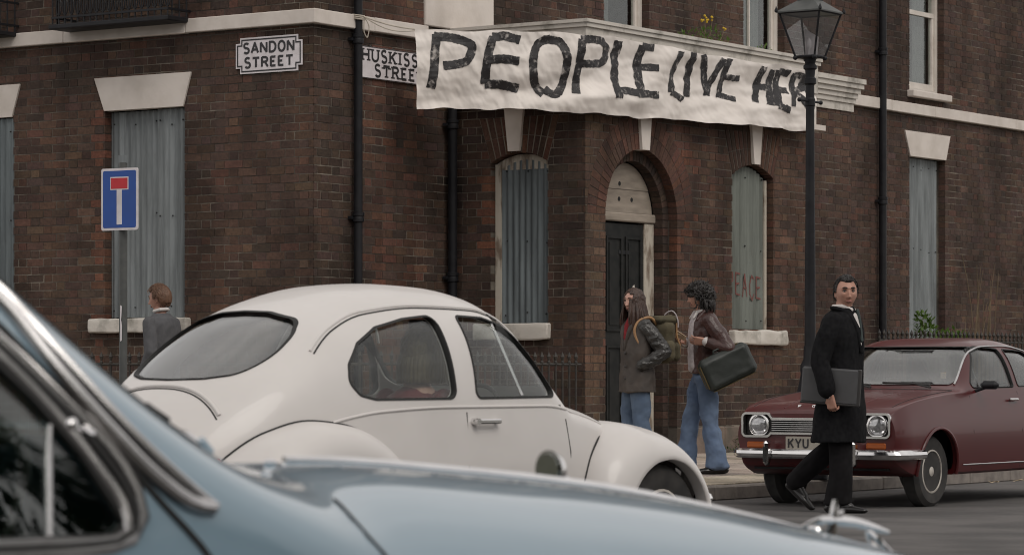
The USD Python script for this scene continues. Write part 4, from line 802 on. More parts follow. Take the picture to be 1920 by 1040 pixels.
plant('area_shrub', 'bright green young shrub behind the railing below the right boarded window', 'shrub', 11.95, -.75, 0.5, [[(0, 0, 0), (-.05, 0, .6), (-.12, 0, 1.3)], [(0.2, 0, 0), (.4, 0, .6), (.6, 0, .98)], [(.4, 0, 0), (.8, 0, .6), (1.0, 0, 1.0)]], [((-.12, 0, 1.25), .13), ((-.02, 0, 1.12), .15), ((.2, 0, .95), .16), ((.5, 0, .98), .17), ((.8, 0, 1.0), .17), ((1.05, 0, .95), .15), ((.3, 0, .75), .2), ((.7, 0, .75), .2)], 130, .085, .045)
st = []
for k in range(16):
    x = rng.uniform(-.45, .5); h = rng.uniform(1.2, 2.3); st.append([(x, 0, 0), (x + rng.uniform(-.08, .08), 0, h * .5), (x + rng.uniform(-.22, .22), rng.uniform(-.1, .1), h)])
plant('dry_stalks', 'bare brown dead stalks standing against the right wall', 'plant', 13.75, -.6, 0.45, st, None, 0, 0, 0, sr=.009)
plant('area_shrub', 'green leafy plant at the right edge behind the car roof', 'shrub', 16.2, -.8, 0.5, [[(0, 0, 0), (0, 0, .5), (.1, 0, .9)]], [((0, 0, .85), .2), ((.3, 0, .8), .2), ((-.25, 0, .8), .15)], 90, .08, .04)
mp = []
for k in range(260):
    a = abs(rng.normal(0, .10)); x = rng.normal(0, .26); mp.append((x, -a * .6, max(0.0, rng.uniform(0, .26) * math.exp(-(x / .35) ** 2))))
V, F = [], []
for c in mp:
    q = leaf(np.array(c), rng.normal(size=3) + [0, -.5, .8], .045, .02); k = len(V); V += q; F += [(k, k + 1, k + 2), (k, k + 2, k + 3)]
obj('weed_patch', frame(tm(V, F), street(5.55, PW - .06, pav_z(PW, 5)), [*BV, 0], [*AV, 0], [0, 0, 1.0]), M['leaf_dark'], label='dark green weeds at the foot of the porch plinth', cat='weeds', kind='stuff')
# ================================================================ cars
def P(pairs): a = np.array(pairs, float); a = a[np.argsort(a[:, 0])]; return PchipInterpolator(a[:, 0], a[:, 1])
class Loft:
    """car body: half sections along x, outer surface and inset copies"""
    def __init__(s, x0, x1, zt, zsh, ysh, wm, zm, zs, tumble, n, ns=150): s.__dict__.update(locals())
    def half(s, x, t=0.0):
        zt, zsh, ysh, wm, zm, zs = s.zt(x) - t, s.zsh(x) - t * .5, s.ysh(x) - t, s.wm(x) - t, s.zm(x), s.zs(x) + t
        zsh = min(zsh, zt - .004); zm = min(zm, zsh - .01); zs = min(zs, zm - .02)
        low = [(0, zs), ((wm - .07) * .5, zs), (wm - .07, zs), (wm - .035, zs + .02), (wm - .02, zs + .07)]
        k = np.linspace(0, 1, 7)[1:]
        side = [(wm - .02 + .02 * math.sin(q * math.pi / 2), zs + .07 + (zm - zs - .07) * q) for q in k]
        side += [(wm + (ysh - wm) * q ** 1.7, zm + (zsh - zm) * q) for q in k]
        nn = s.n(x); tb = s.tumble(x); q = np.sin(np.linspace(0, math.pi / 2, 24)[1:] ** 1.0)
        up = []
        for a in np.linspace(0, math.pi / 2, 25)[1:]:
            y, z = math.cos(a) ** (2 / nn), math.sin(a) ** (2 / nn); up.append((ysh * y * (1 - tb * z), zsh + (zt - zsh) * z))
        up[-1] = (0, zt); return np.array(low + side + up)
    def mesh(s, t=0.0, ns=None):
        ns = ns or s.ns; xs = np.linspace(s.x0 + t, s.x1 - t, ns); V, F = [], []
        for x in xs:
            h = s.half(x, t); r = np.vstack([h, (h * [-1, 1])[::-1][1:-1]]); V.append(np.column_stack([np.full(len(r), x), r])); m = len(r)
        V = np.vstack(V + [[[xs[0], 0, V[0][:, 2].mean()]], [[xs[-1], 0, V[-1][:, 2].mean()]]]); c0, c1 = len(V) - 2, len(V) - 1
        for i in range(ns - 1):
            for k in range(m): l = (k + 1) % m; a, b_, c_, d_ = i * m + k, i * m + l, (i + 1) * m + l, (i + 1) * m + k; F += [(a, b_, c_), (a, c_, d_)]
        for k in range(m): l = (k + 1) % m; F += [(c0, l, k), (c1, (ns - 1) * m + k, (ns - 1) * m + l)]
        t_ = tm(V, F)
        if t_.volume < 0: t_.invert()
        return Manifold(MMesh(np.asarray(t_.vertices, np.float32), np.asarray(t_.faces, np.uint32)))
    def y_at(s, x, z, t=0.0):
        h = s.half(x, t); k = 4 + np.argmax(h[4:, 1] >= z) if (h[4:, 1] >= z).any() else len(h) - 1; a, b_ = h[k - 1], h[k]
        return a[0] + (b_[0] - a[0]) * np.clip((z - a[1]) / max(b_[1] - a[1], 1e-6), 0, 1)
    def z_at(s, x, y, t=0.0):
        h = s.half(x, t)[10:]; return float(np.interp(-abs(y), -h[:, 0], h[:, 1]))
    def corner(s, x, sgn, a=.72, off=0.0):
        nn, tb = s.n(x), s.tumble(x); y, z = math.cos(a) ** (2 / nn), math.sin(a) ** (2 / nn); return np.array([x, sgn * (s.ysh(x) * y * (1 - tb * z) + off), s.zsh(x) + (s.zt(x) - s.zsh(x)) * z + off])
    def side(s, x, z, sgn, off=0.0): return np.array([x, sgn * (s.y_at(x, z) + off), z])
    def line(s, pts, sgn, r, off=0.0, n=5, closed=False, sides=6):
        p = catmull([(a, b_, 0) for a, b_ in pts], n, closed)[:, :2] if n > 1 else np.array(pts); return tube([s.side(a, b_, sgn, off) for a, b_ in p], r, sides, closed)
def cut_y(poly, sgn=None):
    """(x, z) polygon through the whole car (or one side) along y"""
    m = frame(prism(poly, 4.0), [0, 2.0, 0], [1, 0, 0], [0, 0, 1], [0, -1, 0]) if sgn is None else frame(prism(poly, 2.0), [0, 0 if sgn < 0 else 2.0, 0], [1, 0, 0], [0, 0, 1], [0, -1, 0])
    return to_mf(m)
def cut_x(poly, x0, x1): return to_mf(frame(prism(poly, x1 - x0), [x0, 0, 0], [0, 1, 0], [0, 0, 1], [1, 0, 0]))
def car_shell(L, sides, fronts, extra=(), th=0.03):
    """shell, [(poly kind, glass, seal)]"""
    outer = L.mesh(0.0); inner = L.mesh(th); shell = outer - inner
    g = L.mesh(0.010) - L.mesh(0.0145); sl = L.mesh(-0.004) - L.mesh(0.022); glasses, seals = [], []
    for p in sides:
        for sg in (-1, 1):
            c = cut_y(p, sg); big = cut_y(p.buffer(.007), sg); shell -= c; glasses.append((sg, g ^ big)); seals.append((sg, sl ^ (big - cut_y(p.buffer(-.002), sg))))
    for p, x0, x1 in fronts:
        c = cut_x(p, x0, x1); big = cut_x(p.buffer(.005), x0, x1); shell -= c; glasses.append((0, g ^ big)); seals.append((0, sl ^ (big - cut_x(p.buffer(-.002), x0, x1))))
    for e in extra: shell -= e
    return shell, glasses, seals
def wheel(car, x, y, z, R, w, out, rim='rim', hub='chrome', rr=0.19, spokes=0, steer=0, label=None):
    p = numbered(car, 'wheel'); UsdGeom.Xform.Define(stage, p)
    def pl(m): 
        m = rot(m, -90 * out, [1, 0, 0]); m = rotz(m, steer); return mv(m, x, y, z)
    h = w / 2
    obj('tyre', pl(lathe([(rr - .004, -h * .8), (rr + .02, -h * .98), (R * .88, -h), (R - .02, -h * .86), (R, -h * .6), (R - .004, -h * .2), (R, 0), (R - .004, h * .2), (R, h * .6), (R - .02, h * .86), (R * .88, h), (rr + .02, h * .98), (rr - .004, h * .8)], 36)), M['tyre'], p, smooth=35)
    obj('rim', pl(lathe([(rr, -h * .7), (rr, h * .86), (rr - .012, h * .9), (rr - .022, h * .55), (rr - .05, h * .30), (rr - .075, h * .40), (.05, h * .5), (.01, h * .5)], 30)), M[rim], p, smooth=35)
    if spokes:
        sp = [frame(bx(.045, rr - .008, -.017, .017, h * .45, h * .66, .006), (0, 0, 0), [math.cos(a), math.sin(a), 0], [-math.sin(a), math.cos(a), 0], [0, 0, 1]) for a in np.arange(spokes) * 2 * math.pi / spokes]
        obj('spokes', pl(cat_(sp)), M[rim], p); obj('wheel_well_disc', pl(mv(lathe([(.055, 0), (rr - .022, .003)], 24), 0, 0, h * .41)), M['black_trim'], p)
    obj('hubcap', pl(mv(lathe([(.075, 0), (.078, .012), (.06, .032), (.03, .044), (.002, .048)] if not spokes else [(.05, 0), (.05, .02), (.035, .03), (.002, .032)], 22), 0, 0, h * .45)), M[hub], p, smooth=40)
    return p
def put(name, m, mt, car, smooth=35, **k): return obj(name, m, M[mt] if isinstance(mt, str) else mt, car, smooth=smooth, **k)
def seat(car, x, y, m, w=.46, h=.55, tall=.0):
    p = numbered(car, 'seat'); UsdGeom.Xform.Define(stage, p)
    put('cushion', bx(x - .05, x + .42, y - w / 2, y + w / 2, .34, .50, .05), m, p)
    put('seat_back', rot(bx(x - .13, x - .02, y - w / 2, y + w / 2, .42, .42 + h, .05), -14, [0, 1, 0], (x - .08, y, .42)), m, p)

# ---------------------------------------------------------------- the white rounded saloon crossing the picture
beetle = thing('white_car', 'cream white rounded two door saloon driving past in the middle of the street', 'car', (-1.335, 14.06, 0.0), 50.8)
LB = Loft(-0.76, 2.96,
    P([(-.76, .40), (-.74, .52), (-.68, .69), (-.58, .83), (-.46, .945), (-.33, 1.04), (-.1, 1.20), (.13, 1.345), (.35, 1.43), (.65, 1.492), (.92, 1.508), (1.2, 1.500), (1.40, 1.472), (1.50, 1.435), (1.56, 1.39), (1.70, 1.21), (1.81, 1.06), (1.865, .985), (1.95, .962), (2.2, .915), (2.45, .84), (2.65, .745), (2.82, .61), (2.92, .48), (2.96, .40)]),
    P([(-.76, .34), (-.5, .55), (-.3, .72), (0, .845), (.3, .885), (1.6, .885), (1.86, .82), (2.1, .76), (2.5, .62), (2.96, .36)]),
    P([(-.76, .17), (-.6, .36), (-.4, .48), (-.2, .555), (0, .60), (.3, .63), (.8, .645), (1.2, .645), (1.6, .625), (1.86, .60), (2.1, .56), (2.4, .49), (2.7, .38), (2.9, .25), (2.96, .18)]),
    P([(-.76, .17), (-.6, .35), (-.4, .46), (-.2, .545), (0, .60), (.3, .645), (.8, .665), (1.2, .665), (1.6, .645), (1.86, .62), (2.1, .58), (2.4, .51), (2.7, .40), (2.9, .27), (2.96, .20)]),
    P([(-.76, .30), (-.3, .5), (0, .62), (1.8, .62), (2.3, .5), (2.96, .28)]), P([(-.76, .26), (2.96, .24)]),
    P([(-.76, 0), (-.2, .08), (.3, .12), (1.4, .12), (1.86, .04), (2.2, 0), (2.96, 0)]), P([(-.76, 2.0), (-.55, 2.5), (-.2, 2.6), (.4, 2.5), (1.5, 2.6), (1.9, 2.6), (2.96, 2.2)]))
qw = Polygon([(.925, .968), (.38, .966), (.285, .985), (.235, 1.04), (.265, 1.12), (.37, 1.215), (.53, 1.29), (.74, 1.332), (.955, 1.352)]).buffer(-.045, quad_segs=8).buffer(.045, quad_segs=8)
dw = Polygon([(1.075, .968), (1.70, .972), (1.715, .99), (1.635, 1.13), (1.545, 1.245), (1.46, 1.312), (1.33, 1.345), (1.125, 1.352)]).buffer(-.03, quad_segs=8).buffer(.03, quad_segs=8)
rw = Polygon([(s_ * a, b_) for s_, L_ in ((-1, [(.0, 1.055), (.2, 1.06), (.375, 1.085), (.40, 1.13), (.375, 1.25), (.315, 1.325), (.15, 1.36), (.0, 1.366)]), (1, [(.15, 1.36), (.315, 1.325), (.375, 1.25), (.40, 1.13), (.375, 1.085), (.2, 1.06)])) for a, b_ in L_]).buffer(-.11, quad_segs=12).buffer(.11, quad_segs=12)
fw_ = Polygon([(-.50, 1.02), (.50, 1.02), (.455, 1.36), (.2, 1.385), (-.2, 1.385), (-.455, 1.36)]).buffer(-.05).buffer(.05)
arch = lambda x, z, R: to_mf(frame(mv(trimesh.creation.cylinder(R, 4, sections=48), 0, 0, 0), [x, 0, z], [1, 0, 0], [0, 0, 1], [0, -1, 0]))
def arch_side(x, z, R, y0):
    c = trimesh.creation.cylinder(R, 1.0, sections=48); out = []
    for sg in (-1, 1): out.append(to_mf(frame(c, [x, sg * (y0 + .5), z], [1, 0, 0], [0, 0, 1], [0, -1, 0])))
    return out[0] + out[1]
sh, gl, se = car_shell(LB, [qw, dw], [(rw, -.7, .5), (fw_, 1.42, 2.2)], [arch_side(.10, .31, .38, .42), arch_side(2.4, .31, .36, .36)])
put('body', sh, 'beetle_paint', beetle, smooth=28)
for sg, g in gl: put('rear_window' if False else 'window', g, 'dusty_glass' if (sg == 0 and g.bounding_box()[0] < 0) else 'car_glass', beetle)
for sg, g in se: put('window_seal', g, 'rubber', beetle)
def fender(L, crest, lip, y1, sg, ni=56, nv=16, pw=0.8, sink=.02):
    """wing: springs from the body along the crest, rolls over to the wheel opening; returns wing and the seam line"""
    c = catmull([(a, b_, 0) for a, b_ in crest], 8)[:, :2]; l = catmull([(a, b_, 0) for a, b_ in lip], 8)[:, :2]
    f = lambda q, n: np.stack([np.interp(np.linspace(0, 1, n), np.linspace(0, 1, len(q)), q[:, k]) for k in (0, 1)], 1)
    c, l = f(c, ni), f(l, ni); V = []; seam = []; ctr = l.mean(0)
    yb = np.array([min(L.y_at(np.clip(a, L.x0 + .01, L.x1 - .01), b_), y1 - .05) for a, b_ in c]); yb = np.convolve(np.pad(yb, 4, mode='edge'), np.ones(9) / 9, 'valid')
    for i in range(ni):
        y0 = yb[i] - sink
        for v in np.linspace(0, 1, nv):
            q = c[i] + (l[i] - c[i]) * (1 - math.cos(v * math.pi / 2)) ** 1.05; V.append([q[0], sg * (y0 + (y1 - y0) * math.sin(v * math.pi / 2) ** pw), q[1]])
        V.append([l[i][0] + (ctr[0] - l[i][0]) * .03, sg * (y1 - .01), l[i][1] + (ctr[1] - l[i][1]) * .03]); V.append([V[-1][0], sg * (y1 - .07), V[-1][2]])
        seam.append([c[i][0], sg * (yb[i] + .004), c[i][1] + .001])
    m = nv + 2; F = []
    for i in range(ni - 1):
        for k in range(m - 1): a = i * m + k; F += [(a, a + 1, a + m + 1), (a, a + m + 1, a + m)]
    t = tm(V, F); mid = t.face_normals[t.triangles_center[:, 2] > .7].mean(0)
    if mid[2] < 0: t.invert()
    return t, tube(seam, .006, 6)
def circ_lip(x, z, R, a0, a1, n=12): return [(x + R * math.cos(math.radians(t)), z + R * math.sin(math.radians(t))) for t in np.linspace(a0, a1, n)]
rc = [(.64, .27), (.60, .45), (.51, .62), (.36, .765), (.16, .85), (-.04, .87), (-.25, .82), (-.45, .69), (-.61, .50), (-.69, .33)]
fc = [(1.88, .27), (1.90, .46), (1.97, .64), (2.12, .77), (2.30, .845), (2.48, .845), (2.66, .77), (2.79, .63), (2.87, .46), (2.90, .31)]
for sg in (-1, 1):
    fm, fs = fender(LB, rc, [(.51, .25)] + circ_lip(.10, .31, .385, 2, 178) + [(-.32, .25)], .79, sg); put('rear_fender', fm, 'beetle_paint', beetle, smooth=50); put('fender_welt', fs, 'rubber', beetle)
    fm, fs = fender(LB, fc, [(2.0, .24)] + circ_lip(2.4, .31, .345, 182, 10) + [(2.78, .27)], .79, sg); put('front_fender', fm, 'beetle_paint', beetle, smooth=50); put('fender_welt', fs, 'rubber', beetle)
    put('running_board', bx(.42, 2.0, min(sg * .58, sg * .77), max(sg * .58, sg * .77), .235, .275, .012), 'rubber', beetle)
    for x in (.10, 2.4): wheel(beetle, x, sg * .665, .31, .318, .15, sg, rr=.195)
    put('door_seam', LB.line([(.99, .90), (.985, .6), (.99, .31)], sg, .0035, .0003, 1), 'rubber', beetle)
    put('door_seam', LB.line([(1.78, .86), (1.80, .7), (1.80, .31)], sg, .0035, .0003, 1), 'rubber', beetle)
    put('belt_moulding', LB.line([(.10, .862), (.22, .885), (.40, .907), (.9, .925), (1.6, .925), (1.9, .89), (2.2, .83)], sg, .0075, .0, 6, sides=8), 'beetle_paint', beetle)
    put('rain_gutter', LB.line([(.10, 1.18), (.28, 1.29), (.52, 1.365), (.9, 1.398), (1.3, 1.39), (1.48, 1.348), (1.60, 1.235)], sg, .007, .002, 6), 'rubber' if False else 'beetle_paint', beetle)
    put('gutter_shadow_gap', LB.line([(.11, 1.168), (.29, 1.279), (.53, 1.353), (.9, 1.386), (1.3, 1.378), (1.475, 1.336)], sg, .0045, .0, 6), 'rubber', beetle)
    y = sg * (LB.y_at(1.08, .85) + .03)
    put('door_handle', cat_([bx(1.02, 1.20, y - .008, y + .008, .845, .868, .006), mv(lathe([(.016, -.02), (.018, .02)], 10), 0, 0, 0).apply_transform(np.array([[1, 0, 0, 1.03], [0, 0, 1, y - sg * .012], [0, -1, 0, .856], [0, 0, 0, 1.]])) , bx(1.18, 1.20, y - sg * .02 - .012, y - sg * .02 + .012, .848, .866)]), 'chrome', beetle)
    hp = lathe([(.09, -.06), (.105, -.02), (.108, 0), (.098, .012), (.06, .028), (.0, .036)], 22)
    put('headlight', mv(rot(hp, 84, [0, 1, 0]), 2.70, sg * .54, .60), 'lens', beetle); put('headlight_ring', mv(rot(lathe([(.098, -.05), (.117, -.03), (.120, .0), (.105, .012)], 22), 84, [0, 1, 0]), 2.695, sg * .54, .60), 'chrome', beetle)
    put('tail_light', mv(bx(-.05, .03, -.05, .05, -.10, .10, .03), -.62, sg * .60, .62), 'red_lens', beetle)
put('window_divider', cat_([tube([LB.side(1.44, .975, s, -.012), LB.side(1.41, 1.32, s, -.012)], .008, 6) for s in (-1, 1)]), 'chrome_dull', beetle)
def barx(x, pts, r, m, name): put(name, tube(pts, r, 10), m, beetle)
for x, b_ in ((-.92, .06), (3.03, -.07)):
    put('bumper', tube(catmull([(x + b_ * 3, -.66, .44), (x + b_, -.6, .44), (x, -.3, .44), (x, .3, .44), (x + b_, .6, .44), (x + b_ * 3, .66, .44)], 6), .035, 10), 'chrome', beetle)
put('engine_lid_edge', tube([(-.352 - .035 * (w / .4) ** 2, w, LB.z_at(-.352 - .035 * (w / .4) ** 2, w) + .001) for w in np.linspace(-.385, .385, 30)], .010, 8), 'beetle_paint', beetle)
put('engine_lid_seam', tube([(-.368 - .035 * (w / .4) ** 2, w, LB.z_at(-.368 - .035 * (w / .4) ** 2, w) + .000) for w in np.linspace(-.385, .385, 30)], .004, 6), 'rubber', beetle)
# inside
put('floor', bx(-.2, 1.9, -.56, .56, .27, .30), 'black_trim', beetle); put('rear_shelf', bx(-.30, .02, -.42, .42, .60, .80), 'grey_trim', beetle)
seat(beetle, .92, -.31, 'red_trim'); seat(beetle, .92, .31, 'red_trim')
bs = numbered(beetle, 'seat'); UsdGeom.Xform.Define(stage, bs); put('cushion', bx(.08, .5, -.54, .54, .34, .52, .05), 'red_trim', bs); put('seat_back', rot(bx(0, .11, -.54, .54, .45, .93, .05), -14, [0, 1, 0], (.05, 0, .45)), 'red_trim', bs)
put('dashboard', bx(1.62, 1.84, -.53, .53, .70, .955, .04), 'beetle_paint', beetle); put('dash_top', bx(1.64, 1.82, -.5, .5, .957, .965), 'black_trim', beetle)
put('steering_wheel', cat_([mv(rot(tube([(.19 * math.cos(a), .19 * math.sin(a), 0) for a in np.linspace(0, 2 * math.pi, 30, endpoint=False)], .011, 8, True), -60, [0, 1, 0]), 1.38, -.31, .86), tube([(1.38, -.31, .86), (1.65, -.31, .74)], .018, 8), tube([(1.38, -.49, .86), (1.38, -.13, .86)], .009, 6)]), 'black_trim', beetle)
put('rear_view_mirror', bx(1.42, 1.44, -.10, .10, 1.30, 1.345, .008), 'black_trim', beetle)
for sg in (-1, 1): put('inner_door_panel', bx(.98, 1.75, min(sg * .585, sg * .60), max(sg * .585, sg * .60), .32, .93), 'red_trim' if sg > 0 else 'grey_trim', beetle)

# ---------------------------------------------------------------- the maroon saloon parked at the kerb
esc = thing('maroon_car', 'maroon two door saloon parked at the kerb, facing the junction', 'car', (2.835, 25.59, 0.0), 235.4)
LE = Loft(-3.26, 0.665,
    P([(-3.26, .80), (-3.22, .87), (-3.1, .915), (-2.78, .945), (-2.70, .955), (-2.2, 1.295), (-2.05, 1.345), (-1.6, 1.388), (-1.2, 1.378), (-1.02, 1.335), (-.54, .972), (-.47, .950), (-.2, .928), (.2, .885), (.45, .842), (.56, .815), (.63, .785), (.665, .755)]),
    P([(-3.26, .74), (-3.2, .84), (-2.7, .90), (-1.8, .93), (-.6, .915), (-.2, .895), (.2, .86), (.45, .82), (.6, .77), (.665, .735)]),
    P([(-3.26, .62), (-3.1, .68), (-2.5, .72), (-1.5, .735), (-.6, .735), (0, .735), (.4, .722), (.6, .70), (.665, .675)]),
    P([(-3.26, .66), (-3, .74), (-2.4, .775), (-1.5, .782), (0, .785), (.45, .775), (.6, .752), (.665, .725)]),
    P([(-3.26, .6), (.665, .58)]), P([(-3.26, .40), (-2.9, .27), (.35, .25), (.6, .33), (.665, .40)]),
    P([(-3.26, 0), (-2.6, .05), (-2.2, .2), (-1.0, .2), (-.6, .06), (-.4, 0), (.665, 0)]), P([(-3.26, 3.2), (-2.6, 3.2), (-2.2, 4.6), (-1.0, 4.6), (-.5, 3.8), (.665, 3.4)]), ns=170)
e1 = Polygon([(-.69, .965), (-1.50, .97), (-1.48, 1.29), (-1.14, 1.308), (-1.05, 1.29)]).buffer(-.025).buffer(.025)
e2 = Polygon([(-1.59, .975), (-2.25, .99), (-2.27, 1.03), (-2.13, 1.21), (-1.98, 1.275), (-1.57, 1.288)]).buffer(-.03).buffer(.03)
ew = Polygon([(-.605, .99), (.605, .99), (.525, 1.305), (-.525, 1.305)]).buffer(-.04).buffer(.04)
er = Polygon([(-.56, 1.0), (.56, 1.0), (.5, 1.27), (-.5, 1.27)]).buffer(-.04).buffer(.04)
sh, gl, se = car_shell(LE, [e1, e2], [(ew, -1.2, -.3), (er, -3.0, -2.0)], [arch_side(0, .29, .345, .45), arch_side(-2.4, .29, .33, .45)], th=.035)
dog = unary_union([rpoly([(-.675, .57), (-.435, .57), (-.40, .605), (-.40, .715), (-.435, .755), (-.675, .755)], .035), rpoly([(.675, .57), (.435, .57), (.40, .605), (.40, .715), (.435, .755), (.675, .755)], .035), sbox(-.46, .595, .46, .712)]).buffer(.012).buffer(-.012)
put('body', sh - cut_x(dog, .60, .7), 'maroon_paint', esc, smooth=26)
for sg, g in gl: put('window', g, 'dusty_glass' if sg == 0 else 'car_glass', esc)
for sg, g in se: put('window_seal', g, 'rubber' if sg else 'black_trim', esc)
X_ = lambda poly, x0, x1: frame(prism(poly, x1 - x0), [x0, 0, 0], [0, 1, 0], [0, 0, 1], [1, 0, 0])
put('grille_panel', X_(dog.buffer(-.002), .600, .618), 'black_trim', esc)
put('grille_surround', X_(dog.buffer(.010, join_style=1).difference(dog.buffer(-.008)), .640, .682), 'chrome', esc)
for k in range(6): z = .615 + k * .0165; put('grille_bar', bx(.618, .655, -.415, .415, z, z + .006), 'chrome_dull', esc)
for sg in (-1, 1):
    put('headlight', mv(rot(lathe([(.088, -.03), (.088, 0), (.07, .022), (.04, .036), (.002, .042)], 26), 90, [0, 1, 0]), .63, sg * .545, .662), 'lens', esc)
    put('headlight_ring', mv(rot(lathe([(.088, -.03), (.097, -.02), (.097, .006), (.088, .012)], 26), 90, [0, 1, 0]), .63, sg * .545, .662), 'chrome', esc)
    put('indicator', bx(.64, .675, sg * .55 - .09, sg * .55 + .09, .475, .525, .01), 'amber', esc)
    put('overrider', cat_([bx(.72, .80, sg * .40 - .025, sg * .40 + .025, .335, .535, .022)]), 'chrome', esc); put('overrider_rubber', bx(.795, .808, sg * .40 - .012, sg * .40 + .012, .36, .49, .005), 'rubber', esc)
    put('wiper', cat_([tube([(-.47, sg * .28 + .18, .965), (-.53, sg * .28 - .02, .998)], .009, 6), tube([(-.50, sg * .28 + .16, .985), (-.525, sg * .28 - .05, .999), (-.535, sg * .28 - .30, 1.004)], .010, 6)]), 'black_trim', esc)
    for x in (0, -2.4): wheel(esc, x, sg * .645, .285, .292, .155, sg, rr=.178, spokes=8, hub='rim', )
    put('arch_lip', tube([(0 + .348 * math.cos(t), sg * (LE.y_at(.34 * math.cos(t), min(.29 + .348 * math.sin(t), .62)) + .004), .29 + .348 * math.sin(t)) for t in np.linspace(-.1, math.pi + .1, 22)], .014, 8), 'maroon_paint', esc)
    put('arch_lip', tube([(-2.4 + .333 * math.cos(t), sg * (LE.y_at(-2.4 + .33 * math.cos(t), min(.29 + .333 * math.sin(t), .62)) + .004), .29 + .333 * math.sin(t)) for t in np.linspace(-.1, math.pi + .1, 22)], .014, 8), 'maroon_paint', esc)
    put('door_seam', LE.line([(-.62, .90), (-.62, .6), (-.63, .29)], sg, .0035, -.001, 1), 'rubber', esc); put('door_seam', LE.line([(-1.54, .93), (-1.55, .6), (-1.55, .29)], sg, .0035, -.001, 1), 'rubber', esc)
    put('vent_window_bar', tube([LE.side(-.86, .965, sg, -.008), LE.side(-1.02, 1.285, sg, -.008)], .008, 6), 'black_trim', esc)
    put('rain_gutter', tube([LE.corner(x, sg, .72, .004) for x in np.linspace(-.60, -2.45, 34)], .009, 6), 'chrome_dull', esc)
    y = sg * (LE.y_at(-1.42, .86) + .022); put('door_handle', bx(-1.49, -1.33, y - .012, y + .012, .85, .872, .008), 'chrome', esc)
    put('sill_strip', LE.line([(-.45, .33), (-1.95, .33)], sg, .006, .0, 1), 'chrome_dull', esc)
y = LE.y_at(-.78, .93)
put('door_mirror', cat_([bx(-.82, -.74, y + .04, y + .20, .95, 1.02, .028), tube([(-.76, y - .02, .93), (-.78, y + .08, .965)], .014, 8)]), 'black_paint', esc)
put('bumper', cat_([tube(catmull([(.30, -.785, .43), (.52, -.78, .43), (.655, -.72, .43), (.71, -.55, .43), (.735, 0, .43), (.71, .55, .43), (.655, .72, .43), (.52, .78, .43), (.30, .785, .43)], 6), .040, 10)]), 'chrome', esc)
put('rear_bumper', tube(catmull([(-2.9, -.79, .45), (-3.25, -.74, .45), (-3.34, 0, .45), (-3.25, .74, .45), (-2.9, .79, .45)], 6), .038, 10), 'chrome', esc)
npz = (.452, .562); pl_e = put('number_plate', mv(bx(0, .012, -.26, .26, 0, .108), .682, -.0, .462), 'plate', esc, smooth=False)
for k, ch in enumerate('KYU'):
    GY_ = {'K': GL['K']['l'], 'Y': [[(0, 1), (.5, .45), (1, 1)], [(.5, .45), (.5, 0)]], 'U': GL['U']['l']}[ch]
    g = unary_union([LineString([(a * .048, b_ * .072) for a, b_ in ln]).buffer(.0065, cap_style=2) for ln in GY_])
    put('plate_letter', frame(prism(g, .003), [.6945, -.235 + k * .068, .48], [0, 1, 0], [0, 0, 1], [1, 0, 0]), 'sign_black', esc, smooth=False)
for k, ch in enumerate('FORD'):
    GF = {'F': [[(0, 0), (0, 1), (.9, 1)], [(0, .5), (.7, .5)]], 'O': GL['O']['l'], 'R': GL['R']['l'], 'D': GL['D']['l']}[ch]
    g = unary_union([LineString([(a * .026, b_ * .020) for a, b_ in ln]).buffer(.0035, cap_style=2) for ln in GF]); yy = -.21 + k * .13
    put('bonnet_letter', frame(prism(g, .004), [.575, yy, LE.z_at(.575, yy) - .004], [0, 1, 0], [-.55, 0, .83], [.83, 0, .55]), 'chrome', esc, smooth=False)
put('bonnet_seam', cat_([tube([(x, s * .66 * (1 - .06 * max(x, 0)), LE.z_at(x, .66) + .001) for x in np.linspace(-.45, .55, 14)], .0035, 5) for s in (-1, 1)] + [tube([(-.46, y_, LE.z_at(-.46, y_) + .001) for y_ in np.linspace(-.66, .66, 12)], .004, 5)]), 'rubber', esc)
put('bonnet_crease', cat_([tube([(x, s * (.34 - .03 * x), LE.z_at(x, .34) - .004) for x in np.linspace(-.38, .6, 14)], .008, 6) for s in (-1, 1)]), 'maroon_paint', esc)
put('floor', bx(-2.6, -.5, -.66, .66, .30, .33), 'black_trim', esc); put('dashboard', bx(-.86, -.62, -.62, .62, .70, .945, .04), 'black_trim', esc); seat(esc, -1.75, .33, 'black_trim'); seat(esc, -1.75, -.33, 'black_trim')
put('bulkhead', bx(-.56, -.52, -.66, .66, .28, .88), 'black_trim', esc); put('rear_seat', rot(bx(-2.55, -2.4, -.6, .6, .4, .95, .05), -12, [0, 1, 0], (-2.5, 0, .4)), 'black_trim', esc)
put('steering_wheel', cat_([mv(rot(tube([(.19 * math.cos(a), .19 * math.sin(a), 0) for a in np.linspace(0, 2 * math.pi, 30, endpoint=False)], .011, 8, True), 62, [0, 1, 0]), -1.08, -.33, .80)]), 'black_trim', esc)
put('engine_bay', bx(-.6, .58, -.62, .62, .30, .6), 'dark', esc); put('tax_disc', bx(-.735, -.73, .42, .47, 1.04, 1.09), 'paper', esc, smooth=False)

